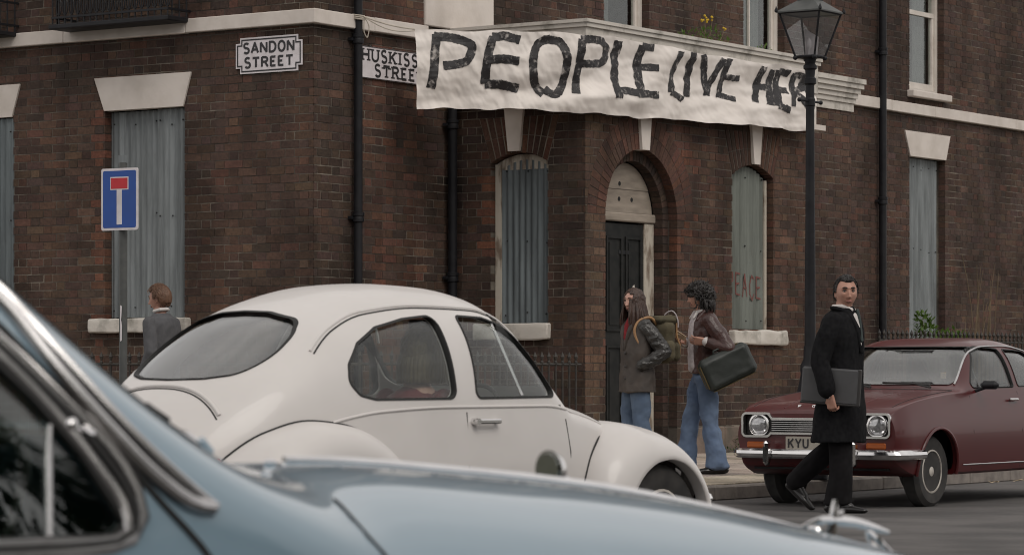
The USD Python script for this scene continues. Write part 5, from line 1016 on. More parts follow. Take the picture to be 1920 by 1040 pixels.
# ---------------------------------------------------------------- the pale blue saloon close to the camera
blue = thing('blue_car', 'pale blue saloon with chrome trim, blurred close in front', 'car', (-.531, 5.6, 0.0), 29.7)
LJ = Loft(-2.9, 1.76,
    P([(-2.9, .60), (-2.85, .80), (-2.6, .93), (-2.35, .98), (-1.75, 1.36), (-1.5, 1.405), (-1.1, 1.42), (-.82, 1.405), (-.70, 1.36), (-.13, .938), (.0, .918), (.17, .917), (.5, .8925), (.8, .858), (1.1, .802), (1.35, .742), (1.5, .695), (1.65, .62), (1.73, .54), (1.76, .48)]),
    P([(-2.9, .5), (-2.6, .74), (-1.8, .80), (-.5, .80), (-.2, .76), (.1, .64), (.5, .60), (1.1, .55), (1.5, .50), (1.76, .42)]),
    P([(-2.9, .5), (-2.5, .66), (-1.8, .70), (-.4, .70), (.1, .73), (.8, .74), (1.3, .70), (1.6, .62), (1.76, .52)]),
    P([(-2.9, .55), (-2.5, .72), (-1.8, .79), (-.4, .80), (.3, .82), (.9, .82), (1.4, .77), (1.65, .68), (1.76, .56)]),
    P([(-2.9, .42), (1.0, .46), (1.76, .40)]), P([(-2.9, .35), (-2.4, .22), (1.2, .22), (1.76, .32)]),
    P([(-2.9, 0), (-2.2, .12), (-1.6, .2), (-.6, .2), (-.1, .05), (.2, 0), (1.76, 0)]), P([(-2.9, 2.2), (-2.0, 2.8), (-.8, 3.4), (-.62, 3.6), (-.35, 3.4), (.05, 2.15), (.5, 2.0), (1.76, 2.0)]), ns=170)
jw = Polygon([(-.486, .832), (-.466, .848), (-.478, .874), (-.524, .956), (-.592, 1.043), (-.76, 1.21), (-.93, 1.285), (-1.30, 1.295), (-1.32, .83)])
jw2 = Polygon([(-1.40, .83), (-1.39, 1.295), (-1.62, 1.27), (-1.82, 1.13), (-1.98, .93), (-1.97, .83)]).buffer(-.03).buffer(.03)
jf = Polygon([(-.50, .965), (.50, .965), (.36, 1.31), (-.36, 1.31)]).buffer(-.05).buffer(.05)
jr = Polygon([(-.5, 1.03), (.5, 1.03), (.44, 1.28), (-.44, 1.28)]).buffer(-.06).buffer(.06)
sh, gl, se = car_shell(LJ, [jw, jw2], [(jf, -.62, .3), (jr, -2.7, -1.7)], [arch_side(1.0, .32, .36, .5), arch_side(-1.72, .32, .36, .5)], th=.03)
put('body', sh, 'blue_paint', blue, smooth=28)
for sg, g in gl: put('window', g, 'reflecting_glass' if sg else 'car_glass', blue)
for sg, g in se: put('window_seal', g, 'rubber', blue)
for sg in (-1, 1):
    for x in (1.0, -1.72): wheel(blue, x, sg * .70, .32, .325, .17, sg, rr=.195)
    def ln(pts, r, off, n=4, sides=8): return LJ.line(pts, sg, r, off, n, sides=sides)
    put('quarterlight_frame', ln([(-.78, 1.24), (-.635, 1.106), (-.567, 1.032), (-.501, .94), (-.463, .87), (-.46, .841), (-.484, .824), (-.588, .822), (-.673, .821), (-.80, .821)], .0095, .002), 'chrome_dull', blue)
    put('door_window_frame', ln([(-.95, 1.325), (-.78, 1.265), (-.629, 1.13), (-.553, 1.051), (-.477, .968), (-.440, .898), (-.435, .857), (-.465, .823), (-.519, .812), (-.674, .806), (-1.3, .80)], .012, .0), 'chrome_dull', blue)
    put('window_rubber', ln([(-.78, 1.252), (-.632, 1.118), (-.560, 1.041), (-.489, .954), (-.452, .884), (-.447, .849), (-.475, .8235), (-.553, .8175), (-.674, .8155), (-1.3, .812)], .0065, .007), 'rubber', blue)
    put('pillar_seam', ln([(-.78, 1.29), (-.622, 1.153), (-.549, 1.065), (-.476, .974), (-.401, .881), (-.333, .797), (-.30, .73)], .0055, .002), 'rubber', blue)
    put('windscreen_surround', cat_([tube(catmull([LJ.side(x, z, sg, o_) for x, z, o_ in ((-.312, .869, .004), (-.335, .872, .006), (-.396, .912, .008), (-.471, .995, .008), (-.541, 1.09, .007), (-.604, 1.192, .006), (-.74, 1.30, .004))], 5), .013, 10), tube(catmull([LJ.side(x, z, sg, o_) for x, z, o_ in ((-.305, .868, .001), (-.352, .908, .006), (-.425, .985, .006), (-.495, 1.075, .006), (-.548, 1.148, .006), (-.588, 1.208, .005), (-.72, 1.31, .003))], 5), .0095, 8)]), 'chrome_dull', blue)
    put('screen_rubber', tube(catmull([LJ.side(x, z, sg, .010) for x, z in ((-.32, .872), (-.374, .912), (-.448, .992), (-.518, 1.084), (-.575, 1.172), (-.60, 1.205))], 5), .0045, 6), 'rubber', blue)
    put('quarterlight_bar', tube([LJ.side(-.59, .828, sg, -.008), LJ.side(-.575, .955, sg, -.008), LJ.side(-.565, 1.0, sg, -.008)], .005, 6), 'chrome_dull', blue)
    put('window_catch', cat_([mv(trimesh.creation.icosphere(2, .013), *LJ.side(-.535, 1.0, sg, .004)), tube([LJ.side(-.54, 1.0, sg, .005), LJ.side(-.50, .985, sg, .006)], .008, 6)]), 'chrome', blue)
    put('wing_seam', tube([(x_, sg * y_, LJ.z_at(x_, y_) + .0012) for x_, y_ in ((.0, .47), (-.004, .504), (-.012, .56), (-.012, .622), (-.002, .658), (.0, .70))], .0035, 5), 'rubber', blue)
    if sg < 0:
        wz = lambda x, y, o_: (x, y, LJ.z_at(x, y) + o_)
        put('wiper', cat_([tube(catmull([wz(-.300, -.220, .010), wz(-.292, -.235, .012), wz(-.271, -.272, .014), wz(-.239, -.290, .014), wz(-.194, -.254, .010)], 4), [.006, .008, .010, .011, .012, .012, .012, .012, .012, .012, .011, .011, .010, .010, .009, .008, .007], 8), tube([wz(-.262, -.28, .03), wz(-.22, -.28, .03)], .007, 6)]), 'black_trim', blue)
        put('wiper_spindle', cat_([tube(catmull([wz(-.20, -.245, .012), wz(-.165, -.215, .022), wz(-.13, -.205, .016)], 4), [.008, .011, .014, .016, .016, .016, .015, .013, .010], 8)]), 'chrome', blue); put('scuttle_vent', tube([wz(-.135, -.205, .024), wz(-.115, -.205, .006)], .017, 10), 'blue_paint', blue)
    if sg > 0:
        mx, my = 1.06, sg * .62; mz = .872
        mm = frame(lathe([(.0, -.032), (.022, -.028), (.036, -.014), (.043, 0), (.044, .005)], 22), [mx, my, mz], [0, 1, 0], [0, 0, 1], [-1, 0, 0]); mm = rotz(rot(mm, -1.0, [0, 1, 0], (mx, my, mz)), 12, (mx, my, mz))
        mp_ = numbered(blue, 'wing_mirror'); UsdGeom.Xform.Define(stage, mp_)
        put('shell', mm, 'chrome', mp_); put('mirror_glass', frame(lathe([(.0, 0), (.036, 0.002), (.036, .004)], 22), [mx - .006, my, mz], [0, 1, 0], [0, 0, 1], [-1, 0, 0]).apply_transform(trimesh.transformations.rotation_matrix(math.radians(-1.0), [0, 1, 0], (mx, my, mz))).apply_transform(trimesh.transformations.rotation_matrix(math.radians(12), [0, 0, 1], (mx, my, mz))), 'mirror_tint', mp_)
        put('stalk', tube(catmull([(mx + .02, my, mz - .01), (mx + .055, my, mz - .035), (mx + .06, my, LJ.z_at(mx + .06, .62) - .01)], 5), [.009] * 11, 8), 'chrome', mp_)
    put('headlight', mv(rot(lathe([(.09, -.05), (.10, 0), (.08, .02), (.002, .03)], 22), 84, [0, 1, 0]), 1.62, sg * .52, .56), 'lens', blue)
put('bonnet_strip', tube([(x, 0, LJ.zt(x) + .004) for x in np.linspace(.13, 1.33, 30)], .0085, 8), 'chrome', blue)
put('washer_jet', mv(lathe([(.010, 0), (.012, .006), (.006, .012)], 10), .06, -.09, LJ.z_at(.06, .09)), 'chrome', blue)
mz0 = float(LJ.zt(1.36))
put('mascot', cat_([tube(catmull([(1.33, 0, mz0 - .01), (1.36, 0, mz0 + .035), (1.385, 0, mz0 + .062)], 4), [.011, .010, .010, .009, .009, .008, .008, .007, .004], 8),
    tube(catmull([(1.28, .0, mz0 + .03), (1.34, 0, mz0 + .044), (1.40, 0, mz0 + .040), (1.47, 0, mz0 + .024), (1.50, 0, mz0 + .016)], 4), np.interp(np.linspace(0, 1, 17), [0, .25, .5, .8, 1], [.003, .009, .011, .009, .004]), 8)] +
    [tube(catmull([(1.30, s * .0, mz0 + .03), (1.325, s * .02, mz0 + .02), (1.345, s * .022, mz0 - .015)], 4), .005, 6) for s in (-1, 1)] + [tube(catmull([(1.45, 0, mz0 + .02), (1.47, s * .018, mz0 - .005), (1.50, s * .018, mz0 - .03)], 4), .006, 6) for s in (-1, 1)] + [bx(1.29, 1.50, -.010, .010, mz0 - .040, mz0 - .026, .004), tube(catmull([(1.352, 0, mz0 - .03), (1.36, 0, mz0 + .03), (1.366, 0, mz0 + .085)], 4), [.012, .012, .011, .010, .010, .009, .008, .007, .004], 8)]), 'chrome', blue)
put('grille', X_(rpoly([(-.2, .36), (.2, .36), (.22, .62), (-.22, .62)], .08), 1.70, 1.775), 'chrome', blue)
put('front_bumper', tube(catmull([(1.5, -.85, .42), (1.75, -.72, .42), (1.87, 0, .42), (1.75, .72, .42), (1.5, .85, .42)], 6), .045, 10), 'chrome', blue)
put('floor', bx(-2.3, 0, -.68, .68, .26, .29), 'black_trim', blue); put('dashboard', bx(-.42, -.12, -.54, .54, .56, .74, .04), 'black_trim', blue); put('bulkhead', bx(-.05, -.02, -.6, .6, .27, .66), 'black_trim', blue)
seat(blue, -1.15, -.34, 'black_trim'); seat(blue, -1.15, .34, 'black_trim'); put('rear_seat', rot(bx(-2.1, -1.95, -.6, .6, .4, .92, .05), -12, [0, 1, 0], (-2.0, 0, .4)), 'black_trim', blue)
put('steering_wheel', mv(rot(tube([(.20 * math.cos(a), .20 * math.sin(a), 0) for a in np.linspace(0, 2 * math.pi, 30, endpoint=False)], .011, 8, True), -62, [0, 1, 0]), -.62, -.34, .80), 'black_trim', blue)
put('waist_strip', cat_([LJ.line([(-2.3, .775), (-1.4, .785), (-.5, .785), (-.34, .782)], s, .008, .001, 3) for s in (-1, 1)]), 'chrome_dull', blue)
# ================================================================ people
def ball(c, r, seg=18):
    m = Manifold.sphere(1.0, seg); r3 = (r, r, r) if np.ndim(r) == 0 else r
    return m.scale(tuple(map(float, r3))).translate(tuple(map(float, c)))
def bones(*chains):
    out = []
    for ch in chains:
        bs = [ball(c, r) for c, r in ch]
        for a, b_ in zip(bs[:-1], bs[1:]): out.append(Manifold.batch_hull([a, b_]))
        if len(bs) == 1: out.append(bs[0])
    m = out[0]
    for o in out[1:]: m = m + o
    return m
def soft(m, res=0.02, it=8, fold=0.0, freq=14.0, seed=0, stretch=(1, 1, 1)):
    t = to_tm(m.refine_to_length(res)); t = trimesh.Trimesh(t.vertices, t.faces, process=True)
    if it: trimesh.smoothing.filter_taubin(t, lamb=0.5, nu=0.53, iterations=it)
    if fold:
        v = np.array(t.vertices); n = np.array(t.vertex_normals); q = v * np.array(stretch) * freq
        w = meshkit.fbm(q + seed, 3) - .5; r = 1 - 2 * np.abs(meshkit.noise(q * 0.7 + seed + 50) - .5)
        t.vertices = v + n * (fold * (w * 1.6 + (r - .6) * .7))[:, None]
    return t
def loft_rings(rings, n=44, e=2.3):
    """rings: (z, cx, cy, rx, ry)"""
    a = np.arange(n) * 2 * np.pi / n; V = []
    for z, cx, cy, rx, ry in rings:
        c, s_ = np.cos(a), np.sin(a); V.append(np.stack([cx + rx * np.sign(c) * np.abs(c) ** (2 / e), cy + ry * np.sign(s_) * np.abs(s_) ** (2 / e), np.full(n, z)], 1))
    m = len(rings); V = np.vstack(V + [[[rings[0][1], rings[0][2], rings[0][0]], [rings[-1][1], rings[-1][2], rings[-1][0]]]]); F = []
    for i in range(m - 1):
        for k in range(n): l = (k + 1) % n; F += [(i * n + k, i * n + l, (i + 1) * n + l), (i * n + k, (i + 1) * n + l, (i + 1) * n + k)]
    for k in range(n): l = (k + 1) % n; F += [(m * n, l, k), (m * n + 1, (m - 1) * n + k, (m - 1) * n + l)]
    t = tm(V, F)
    if t.volume < 0: t.invert()
    return Manifold(MMesh(np.asarray(t.vertices, np.float32), np.asarray(t.faces, np.uint32)))
def dense(rings, k=4):
    r = np.array(rings, float); o = np.argsort(r[:, 0]); r = r[o]; z = np.linspace(r[0, 0], r[-1, 0], k * (len(r) - 1) + 1)
    return np.column_stack([z] + [PchipInterpolator(r[:, 0], r[:, i])(z) for i in range(1, 5)])
def head_shape(female=False):
    t = trimesh.creation.icosphere(5); p = np.array(t.vertices); x, y, z = p.T
    V = np.stack([x * np.where(x > 0, .096, .102), y * .081, z * np.where(z > 0, .112, .120)], 1)
    tt = np.clip(-V[:, 2] / .122, 0, 1); V[:, 1] *= 1 - (.46 if female else .38) * tt ** 1.7; V[:, 0] *= np.where(x < 0, 1 - .5 * tt, 1 - .10 * tt)
    X, Y, Z = V.T; front = np.clip(x * 3, 0, 1); g = lambda q, s_: np.exp(-(q / s_) ** 2)
    prof = np.where(Z > -.034, np.clip((.020 - Z) / .054, 0, 1) ** 1.2, np.clip((Z + .047) / .013, 0, 1))
    dx = .024 * g(Y, .0105) * prof + .008 * g(Y, .017) * g(Z + .034, .008) - .013 * g(np.abs(Y) - .032, .015) * g(Z - .010, .0125) + .005 * g(Z - .033, .008) * g(Y, .05)
    dx += .006 * g(Z + .064, .010) * g(Y, .024) - .0035 * g(Z + .064, .0028) * g(Y, .022) + .011 * g(Z + .103, .015) * g(Y, .023) + .004 * g(np.abs(Y) - .045, .016) * g(Z + .018, .02) - .003 * g(Z + .083, .008) * g(Y, .03)
    V[:, 0] += dx * front
    m = Manifold(MMesh(np.asarray(V, np.float32), np.asarray(t.faces, np.uint32)))
    for s_ in (-1, 1): m = m + ball((-.006, s_ * .077, -.008), (.020, .009, .032))
    return m
def hair_shell(mask, thick, seed=0, rough=.010, freq=55, base=1.0):
    """mask(dirs) in 0..1, thick(dirs) in metres"""
    t = trimesh.creation.icosphere(5); p = np.array(t.vertices); x, y, z = p.T
    V = np.stack([x * np.where(x > 0, .096, .102), y * .081, z * np.where(z > 0, .112, .120)], 1) * base; tt = np.clip(-V[:, 2] / .122, 0, 1); V[:, 1] *= 1 - .3 * tt ** 1.7
    k = np.clip(mask(p), 0, 1); n = p / np.linalg.norm(p, axis=1, keepdims=True); w = meshkit.fbm(p * freq / 10 + seed, 4) - .5
    V += n * ((thick(p) + rough * w * 2) * k - .016 * (1 - k))[:, None]
    return tm(V, t.faces)
def strands(mask, n, L, base, seed, comb=(-1, 0, -.25), r=.0022, lift=.004):
    g = np.random.default_rng(seed); out = []
    while len(out) < n:
        d = g.normal(size=3); d /= np.linalg.norm(d)
        if mask(d[None])[0] < .6: continue
        q = d * [.100, .084, .117]; t = np.array(comb) + g.normal(size=3) * .35 + [0, d[1] * .9, -abs(d[1]) * .8 - max(0, -d[0])]; t -= d * (t @ d); t /= np.linalg.norm(t) + 1e-6
        pts = [q + d * (base * (.4 + .6 * max(d[2], 0))) + t * L * k + d * lift * math.sin(math.pi * (k + .2)) - d * (np.linalg.norm(t * L * k) ** 2 / .2) for k in (0, .35, .7, 1)]
        out.append(tube(pts, [r, r * 1.2, r, r * .3], 4))
    return out
def face_bits(person, T, brow='hair_black', brow_w=.0045, lip='lips'):
    for s_ in (-1, 1):
        put_('eye', T(ball((.0775, s_ * .0315, .010), (.009, .0125, .0085), 16)), 'eye_white', person); put_('iris', T(ball((.0845, s_ * .0310, .0105), (.0035, .0058, .0062), 14)), 'eye_dark', person)
        put_('eyelid', T(tube(catmull([(.0815, s_ * .018, .013), (.0885, s_ * .031, .0195), (.078, s_ * .046, .012)], 4), .0022, 6)), brow, person)
        put_('eyebrow', T(tube(catmull([(.094, s_ * .014, .031), (.0935, s_ * .030, .037), (.080, s_ * .049, .032)], 4), [brow_w * .8, brow_w, brow_w, brow_w, brow_w, brow_w, brow_w * .8, brow_w * .6, brow_w * .4], 6)), brow, person)
    put_('lips', T(ball((.0845, 0, -.064), (.0075, .0235, .0075), 18)), lip, person)
def put_(name, m, mt, parent, smooth=True, **k): return obj(name, to_tm(m), M[mt], parent, smooth=smooth, **k)
def headT(c, yaw=0, pitch=0, roll=0, s=1.0):
    A = trimesh.transformations.euler_matrix(math.radians(roll), math.radians(pitch), math.radians(yaw), 'sxyz'); A[:3, :3] *= s; A[:3, 3] = c
    def T(m):
        if isinstance(m, Manifold): return m.transform(np.asarray(A[:3, :4], float))
        m = m.copy(); m.apply_transform(A); return m
    return T
def hand(w, d, nrm, side, curl=35, spread=1.0, s=1.0, thumb=30):
    """wrist point, finger direction, palm normal; side=+1 left, -1 right"""
    w, d, nrm = (np.array(q, float) for q in (w, d, nrm)); d /= np.linalg.norm(d); nrm -= d * (nrm @ d); nrm /= np.linalg.norm(nrm); ac = np.cross(d, nrm) * side
    q = lambda a, b_, c: w + s * (d * a + ac * b_ + nrm * c)
    out = [Manifold.batch_hull([ball(q(.0, -.018, 0), .017 * s, 12), ball(q(.0, .018, 0), .017 * s, 12), ball(q(.085, -.033, 0), .012 * s, 12), ball(q(.092, 0, 0), .013 * s, 12), ball(q(.088, .030, 0), .012 * s, 12)])]
    for k, (b_, L) in enumerate(((.030, .072), (.010, .082), (-.011, .076), (-.031, .060))):
        p = np.array([.088 - abs(b_) * .1, b_, 0]); ang = 0; pts = [q(*p)]
        for f, m_ in ((.45, .8), (.32, 1.3), (.23, 1.0)):
            ang += math.radians(curl * m_); p = p + np.array([math.cos(ang), b_ * .6 * spread / .03 * .10, math.sin(ang)]) * L * f; pts.append(q(*p))
        for a, c, r0, r1 in zip(pts[:-1], pts[1:], (.0095, .0088, .008), (.0088, .008, .007)): out.append(Manifold.batch_hull([ball(a, r0 * s, 10), ball(c, r1 * s, 10)]))
    t0 = np.array([.022, .026, .004]); tp = [q(*t0), q(*(t0 + [.030, .026, .012])), q(*(t0 + [.058, .030, .012 + .001 * thumb])), q(*(t0 + [.078, .022, .014 + .0016 * thumb]))]
    for a, c, r0, r1 in zip(tp[:-1], tp[1:], (.014, .0105, .0095), (.0105, .0095, .008)): out.append(Manifold.batch_hull([ball(a, r0 * s, 10), ball(c, r1 * s, 10)]))
    m = out[0]
    for o in out[1:]: m = m + o
    return m
def skin_body(core, headm, hands):
    """one continuous surface: limbs and trunk smoothed together, head and hands joined on"""
    t = soft(core, .022, 6); m = to_mf(t)
    for h in [headm] + hands: m = m + h
    return to_tm(m)
def shoe(heel, toe, ankle, side_w=.045, upv=(0, 0, 1)):
    h, t, a = (np.array(q, float) for q in (heel, toe, ankle)); d = t - h; up = np.array(upv, float)
    m = Manifold.batch_hull([ball(h + up * .035, (.042, .036, .035), 14), ball(h + d * .62 + up * .030, (.04, .050, .030), 14), ball(t + up * .022 - d * .08, (.030, .036, .020), 14)]) + Manifold.batch_hull([ball(h + up * .045 + d * .05, .042, 14), ball(a, .047, 14), ball(h + d * .55 + up * .045, .036, 14)])
    return soft(m, .012, 5)
def gz(x, y): 
    q = R2.T @ (np.array([x, y]) - C0); return float(pav_z(q[1], q[0]))

# ---------------------------------------------------------------- man in the long dark coat
pm = thing('person', 'man in long black overcoat, white shirt and dark tie striding past the maroon car', 'person', (2.565, 24.1, 0.0), -25)
Th = headT((.04, -.005, 1.708), yaw=-56, pitch=0, roll=0, s=1.05)
core = bones([((0, 0, .98), (.11, .15, .10)), ((0, 0, 1.25), (.11, .15, .10)), ((0, 0, 1.43), (.09, .16, .07)), ((.0, 0, 1.50), .062)], [((0.005, 0, 1.46), .070), ((.025, -.002, 1.62), .064)],
    [((0, -.19, 1.44), .055), ((-.10, -.285, 1.16), .042), ((.015, -.318, .915), .028)], [((0, .19, 1.44), .055), ((-.02, .255, 1.16), .042), ((.04, .20, .95), .028)],
    [((0, -.09, .95), .085), ((.03, -.09, .5), .055), ((.01, -.09, .10), .038)], [((0, .09, .95), .085), ((-.09, .09, .51), .055), ((-.42, .09, .23), .038)])
put_('body', skin_body(core, Th(head_shape()), [hand((.018, -.316, .905), (.10, .16, -.9), (.25, .95, .12), -1, 48, .8), hand((.02, .13, .93), (.05, -.05, -1), (0, -1, 0), 1, 40)]), 'skin', pm, smooth=40)
face_bits(pm, Th, brow_w=.0055)
def mask_short(p, line=.50, side=.02):
    x, y, z = p.T; lim = np.where(x > .25, line + .10 + .10 * np.sin(np.clip(np.abs(y) - .25, 0, .4) * 4), np.where(x > -.02, -.08, np.where(x > -.30, .16, -.45)))
    return np.clip((z - lim) * 9, 0, 1)
put_('hair', Th(hair_shell(mask_short, lambda p: .007 + .016 * np.clip(p[:, 2], 0, 1) ** 2, 3, .007)), 'hair_black', pm); put_('hair_strands', cat_([Th(q) for q in strands(mask_short, 520, .020, .017, 5, comb=(-.8, .5, 0), r=.002, lift=.003)]), 'hair_black', pm)
rings = dense([(1.590, .014, 0, .074, .084), (1.555, .01, 0, .088, .115), (1.525, .0, 0, .112, .190), (1.485, 0, 0, .132, .236), (1.38, 0.01, 0, .148, .248), (1.18, .005, 0, .150, .230), (1.0, 0, 0, .158, .232), (.8, -.01, 0, .178, .242), (.64, -.02, 0, .19, .25), (.55, -.025, 0, .195, .255)])
coat = loft_rings(rings) - loft_rings([(.50, -.025, 0, .17, .23), (.60, -.02, 0, .165, .225), (.66, -.02, 0, .10, .15)], 40)
coat = coat + bones([((0.0, -.185, 1.475), .078), ((-.03, -.24, 1.36), .082), ((-.075, -.285, 1.16), .074), ((-.01, -.318, .955), .060)], [((0.0, .185, 1.475), .078), ((-.02, .255, 1.16), .070), ((.03, .21, .97), .055)])
put_('overcoat', soft(coat, .016, 4, .024, 8, 3, (1, 1, .5)), 'coat_black', pm)
# collar and lapels, shirt and tie
lap = lambda s_: tube(catmull([(-.055, s_ * .088, 1.592), (.03, s_ * .098, 1.575), (.106, s_ * .092, 1.51), (.150, s_ * .060, 1.38), (.163, s_ * .015, 1.24)], 5), np.interp(np.linspace(0, 1, 21), [0, .3, .6, 1], [.014, .018, .022, .010]), 8)
for s_ in (-1, 1): put_('lapel', lap(s_), 'coat_black', pm)
put_('shirt', bones([((.06, -.045, 1.575), .024), ((.085, 0, 1.56), .024), ((.06, .045, 1.575), .024)], [((.108, 0, 1.52), (.034, .052, .035)), ((.142, 0, 1.43), (.022, .042, .05)), ((.156, 0, 1.33), (.012, .02, .04))], [((-.04, -.066, 1.60), .017), ((.03, -.072, 1.60), .018), ((.09, -.03, 1.575), .018)], [((-.04, .066, 1.60), .017), ((.03, .072, 1.60), .018), ((.09, .03, 1.575), .018)]), 'shirt_white', pm)
put_('tie', bones([((.132, 0, 1.565), (.014, .020, .018)), ((.148, 0, 1.50), (.012, .019, .02)), ((.168, 0, 1.34), (.010, .026, .02))]), 'tie', pm)
put_('shirt_cuff', bones([((-.008, -.317, .945), .036), ((.008, -.318, .922), .036)]), 'shirt_white', pm)
put_('trousers', soft(bones([((-.02, -.085, .80), (.11, .10, .1)), ((.025, -.09, .52), .092), ((.03, -.09, .30), .088), ((.005, -.09, .075), (.112, .085, .03))], [((-.02, .085, .80), (.11, .10, .1)), ((-.095, .09, .51), .088), ((-.27, .09, .36), .086), ((-.41, .09, .235), (.075, .08, .075))]), .016, 5, .010, 10, 8, (1, 1, .6)), 'trouser_black', pm)
put_('shoe', shoe((-.07, -.09, 0.0), (.245, -.10, 0.0), (-.01, -.09, .10)), 'shoe', pm)
uh = np.array([.62, 0, .78]); put_('shoe', shoe((-.475, .09, .175), (-.275, .095, -.005), (-.415, .09, .225), upv=uh / np.linalg.norm(uh)), 'shoe', pm)
pf = thing('portfolio_case', 'flat grey document case held under the arm of the man in the overcoat', 'briefcase', (2.565, 24.1, 0.0), -25)
pfm = lambda m: mv(rot(m, 4, [0, 1, 0]), .002, -.262, .985)
put_('case_body', pfm(bx(-.235, .240, -.016, .016, -.138, .138, .014)), 'portfolio', pf, smooth=False); put_('case_edge', pfm(bx(-.238, .243, -.018, .018, -.146, -.128, .007)), 'black_trim', pf, smooth=False)
put_('case_edge', pfm(bx(.221, .246, -.0185, .0185, -.142, .142, .007)), 'black_trim', pf, smooth=False)

# ---------------------------------------------------------------- long haired person with the rucksack
gx_, gy_ = (1194 - 960) / 5800 * 28.2, 28.2; gzz = gz(gx_, gy_)
pg = thing('person', 'long brown haired young person in dark coat and jeans wearing a rucksack by the door', 'person', (gx_, gy_, gzz), 205)
Tg = headT((.03, 0, 1.575), yaw=20, pitch=4, s=.98)
core = bones([((0, 0, .93), (.10, .14, .10)), ((0, 0, 1.18), (.095, .13, .10)), ((0, 0, 1.34), (.08, .14, .06)), ((0, 0, 1.40), .055)], [((0, 0, 1.36), .052), ((.02, 0, 1.50), .048)], [((0, .165, 1.34), .048), ((-.15, .245, 1.12), .038), ((.03, .17, .995), .026)], [((0, -.165, 1.34), .048), ((-.06, -.225, 1.08), .038), ((.03, -.14, .97), .026)],
    [((0, .085, .9), .08), ((.01, .09, .48), .052), ((-.02, .10, .09), .036)], [((0, -.085, .9), .08), ((.03, -.09, .48), .052), ((.03, -.09, .09), .036)])
put_('body', skin_body(core, Tg(head_shape(True)), [hand((.03, .165, .99), (.3, -.5, -.8), (-.3, -1, 0), 1, 30), hand((.03, -.13, .96), (.3, .4, -.8), (-.2, 1, 0), -1, 30)]), 'skin_pale', pg, smooth=40)
face_bits(pg, Tg, 'hair_brown', .0035)
def mask_long(p):
    x, y, z = p.T; lim = np.where(x > .05, .62 - 2.2 * np.clip(np.abs(y) - .22, 0, .55), -1.4); lim = np.where((x > .05) & (np.abs(y) > .52), -1.4, lim)
    lim = np.where((x > .45) & (np.abs(y) < .62), np.maximum(lim, .45), lim); return np.clip((z - lim) * 8, 0, 1)
hr = [Tg(hair_shell(mask_long, lambda p: .011 + .012 * np.clip(-p[:, 0], 0, 1), 11, .007))]
hr.append(Tg(soft(bones([((-.05, 0, .02), (.07, .09, .06)), ((-.055, 0, -.10), (.065, .105, .06)), ((-.06, 0, -.21), (.055, .105, .05)), ((-.06, 0, -.27), (.04, .085, .03))]), .012, 3, .022, 26, 4, (1, 1, .18))))
for k in range(150):
    a = rng.uniform(.62, 2 * math.pi - .62); r0 = np.array([math.cos(a) * .088, math.sin(a) * .080]); l = rng.uniform(.20, .33) if abs(a - math.pi) < 1.6 else rng.uniform(.17, .27); out_ = rng.uniform(1.25, 1.62)
    pts = [(.03 + r0[0] * .9, r0[1] * .95, 1.60), (.025 + r0[0] * 1.12, r0[1] * 1.18, 1.53), (.02 + r0[0] * out_ * .95, r0[1] * out_, 1.55 - l * .6 + rng.uniform(-.02, .02)), (.01 + r0[0] * out_ * 1.02 + rng.uniform(-.015, .015), r0[1] * out_ * .98 + rng.uniform(-.02, .02), 1.55 - l)]
    hr.append(tube(catmull(pts, 4), np.interp(np.linspace(0, 1, 13), [0, .3, .75, 1], [.008, .011, .009, .002]), 5))
put_('hair', cat_(hr), 'hair_brown', pg)
coat = loft_rings(dense([(1.435, .0, 0, .066, .074), (1.41, 0, 0, .08, .115), (1.375, 0, 0, .098, .165), (1.32, 0, 0, .112, .192), (1.2, .005, 0, .122, .192), (1.0, 0, 0, .128, .185), (.86, 0, 0, .142, .20), (.745, 0, 0, .152, .212)])) - loft_rings([(.70, 0, 0, .13, .19), (.79, 0, 0, .125, .185), (.83, 0, 0, .08, .12)], 40)
put_('coat', soft(coat, .018, 4, .016, 8, 21, (1, 1, .7)), 'coat_brown', pg)
for c_, nm in (([((0.0, .165, 1.345), .066), ((-.07, .215, 1.24), .070), ((-.155, .25, 1.115), .064), ((-.06, .235, 1.045), .060), ((.045, .19, .99), .052)], 'sleeve'), ([((0.0, -.165, 1.345), .066), ((-.06, -.225, 1.08), .060), ((.03, -.17, .975), .052)], 'sleeve')): put_(nm, soft(bones(c_), .010, 4, .013, 30, 5, (1, 1, 1.3)), 'leather_sleeve', pg)
for s_ in (-1, 1): put_('lapel', tube(catmull([(-.05, s_ * .075, 1.435), (.03, s_ * .085, 1.42), (.085, s_ * .085, 1.36), (.115, s_ * .055, 1.26), (.128, s_ * .01, 1.13)], 5), np.interp(np.linspace(0, 1, 21), [0, .3, .6, 1], [.014, .02, .026, .010]), 8), 'coat_brown', pg)
put_('jumper', bones([((.045, 0, 1.42), (.038, .052, .035)), ((.085, 0, 1.34), (.034, .055, .05)), ((.112, 0, 1.25), (.018, .03, .04))]), 'red_knit', pg)
for z in (1.10, .98, .87): put_('button', ball((.140, .035, z), (.006, .013, .013), 10), 'black_trim', pg)
put_('jeans', soft(bones([((0, .08, .86), (.10, .095, .1)), ((.005, .092, .5), .080), ((-.02, .10, .08), (.115, .10, .03))], [((0, -.08, .86), (.10, .095, .1)), ((.02, -.092, .5), .080), ((.03, -.09, .08), (.115, .10, .03))]), .016, 3, .020, 13, 2, (1, 1, .7)), 'denim', pg)
for s_, x in ((1, -.02), (-1, .03)): put_('shoe', shoe((x - .07, s_ * .095, 0), (x + .2, s_ * .105, 0), (x - .02, s_ * .095, .09)), 'shoe', pg)
rk = thing('rucksack', 'olive canvas rucksack with tan straps on the back of the long haired person', 'rucksack', (gx_, gy_, gzz), 205)
